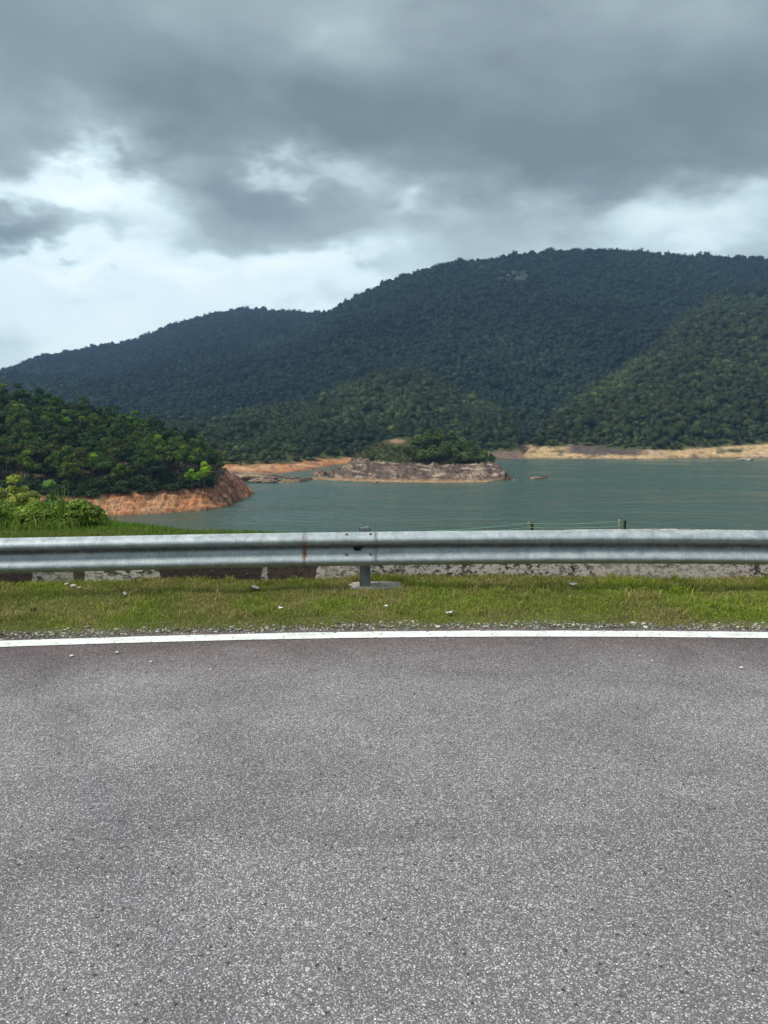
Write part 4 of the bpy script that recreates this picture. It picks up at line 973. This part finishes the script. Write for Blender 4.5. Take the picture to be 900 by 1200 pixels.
# --- near left: bushes and tall grass on the bank
def bush(px0, px1, ytop, D, nl, nq, q, base, label, seed, basez=None, hs=1.0):
    r = np.random.default_rng(seed); xa, xb = ae(px0, 600)[0]*D, ae(px1, 600)[0]*D; cx = (xa+xb)/2; Rx = (xb-xa)/2
    zt = P((px0+px1)/2, ytop, D)[2]; zb_ = gz(cx, D) if basez is None else basez; Hc = zt-zb_
    e_ = empty('leafy_bush', (cx, D, zb_), label, 'bush')
    C_, nn, s, c_ = crown_arrays(r, Rx=Rx, Hc=Hc, z0=0, nl=nl*3, nq=nq, q=q, lobe=.27, base=base, var=.5)
    C_[:, 2] = np.maximum(C_[:, 2], .02); nn[:, 2] = np.abs(nn[:, 2])+.2; nn /= np.linalg.norm(nn, axis=1)[:, None]
    V_ = quads_from(C_, nn, s, r, .42); n = len(C_)
    obj('foliage', np_mesh('foliage', V_, np.arange(n*4).reshape(-1, 4), 4, False, np.repeat(c_, 4, 0)), M_bush, e_)
    parts = []
    for k in range(9):
        a_ = r.uniform(0, 6.28); L = Rx*r.uniform(.3, .8); parts.append(tube_vf([(0, 0, -.1), (math.cos(a_)*L*.4, math.sin(a_)*L*.4, Hc*.4), (math.cos(a_)*L, math.sin(a_)*L, Hc*.7)], [.018, .012, .005], 5))
    V_, F_ = join_vf(parts); obj('stems', py_mesh('stems', V_, F_, True), M_bark, e_)
    return e_
bush(58, 126, 584, 10.0, 10, 7000, .055, (.20, .31, .045), 'spreading bright green bush at the right end of the bankside vegetation', 1)
bush(5, 82, 586, 9.9, 10, 7000, .055, (.22, .34, .045), 'low lime green bush on the bank at left, beside the spreading one', 2)
bush(-60, 20, 578, 9.7, 10, 7000, .055, (.22, .30, .05), 'lime green bush at the left edge, on the bank behind the rail', 3)
bush(-10, 48, 556, 12.2, 9, 6000, .06, (.24, .26, .05), 'taller olive bush rising behind the low bushes at left', 4)
bush(36, 84, 562, 12.8, 9, 5500, .06, (.10, .16, .035), 'mid green bush between the tall grass stalks and the headland', 5)
bush(-80, 2, 545, 13, 9, 6000, .065, (.24, .32, .05), 'tall green bush cut off by the left edge', 6)
# creeping leaves along the foot of the bushes, tall grass
r = np.random.default_rng(77)
x = r.uniform(-6.4, -4.0, 2600); d = r.uniform(9.0, 11.2, 2600)
def pal_tall(x, y, r):
    n = len(x); return mixc(np.array([.14, .26, .03])*np.ones((n, 3)), np.array([.24, .26, .06])*np.ones((n, 3)), r.uniform(-.3, 1, n))*r.uniform(.7, 1.2, (n, 1))
gm = blades('long_grass', x, d, np.array([gz(a_, b_) for a_, b_ in zip(x, d)]), np.full(len(x), .24), 8, .008, .8, pal_tall); lg = obj('long_grass', gm, M_grass); tag(lg, kind='stuff', label='long grass mixed among the bushes on the bank at left', cat='grass')
def reed(px, ytop, D, n, label, seed):
    r = np.random.default_rng(seed); xb = ae(px, 600)[0]*D; zb_ = gz(xb, D); L = P(px, ytop, D)[2]-zb_
    gm = blades('reed', np.full(n, 0.)+r.normal(0, .03, n), r.normal(0, .03, n), np.zeros(n), np.full(n, L*.82), seed, .013, .26, pal_tall)
    o = obj('tall_grass_clump', gm, M_grass); o.location = (xb, D, zb_); return tag(o, label, 'grass')
reed(72, 556, 9.8, 14, 'tallest upright grass clump at the right of the low bushes', 31)
reed(58, 573, 9.7, 12, 'upright grass clump just left of the tallest clump', 32)
reed(40, 580, 9.6, 12, 'grass clump standing in the middle of the low bushes', 33)
reed(2, 566, 9.6, 16, 'upright grass clump at the left edge in front of the bushes', 34)
reed(18, 582, 9.5, 12, 'short grass clump right of the one at the left edge', 35)

# ------------------------------------------------------------ haze
M_haze = bpy.data.materials.new('haze'); M_haze.use_nodes = True; h_ = NT(M_haze.node_tree); h_.n.clear()
ho = h_.add('ShaderNodeOutputMaterial'); pvv = h_.add('ShaderNodeVolumePrincipled')
pvv.inputs['Color'].default_value = (.36, .62, 1.0, 1); pvv.inputs['Density'].default_value = .00017; pvv.inputs['Anisotropy'].default_value = .2
h_.l.new(pvv.outputs[0], ho.inputs['Volume'])
x0, x1, y0, y1, z0, z1 = -2800, 2800, -920, 2450, ZW-14, 420
V_ = [(x0, y0, z0), (x1, y0, z0), (x1, y1, z0), (x0, y1, z0), (x0, y0, z1), (x1, y0, z1), (x1, y1, z1), (x0, y1, z1)]
hz = obj('haze', py_mesh('haze', V_, [(3, 2, 1, 0), (4, 5, 6, 7), (0, 1, 5, 4), (1, 2, 6, 5), (2, 3, 7, 6), (3, 0, 4, 7)]), M_haze)
tag(hz, 'thin humid haze in the air over the lake', 'haze', kind='stuff')
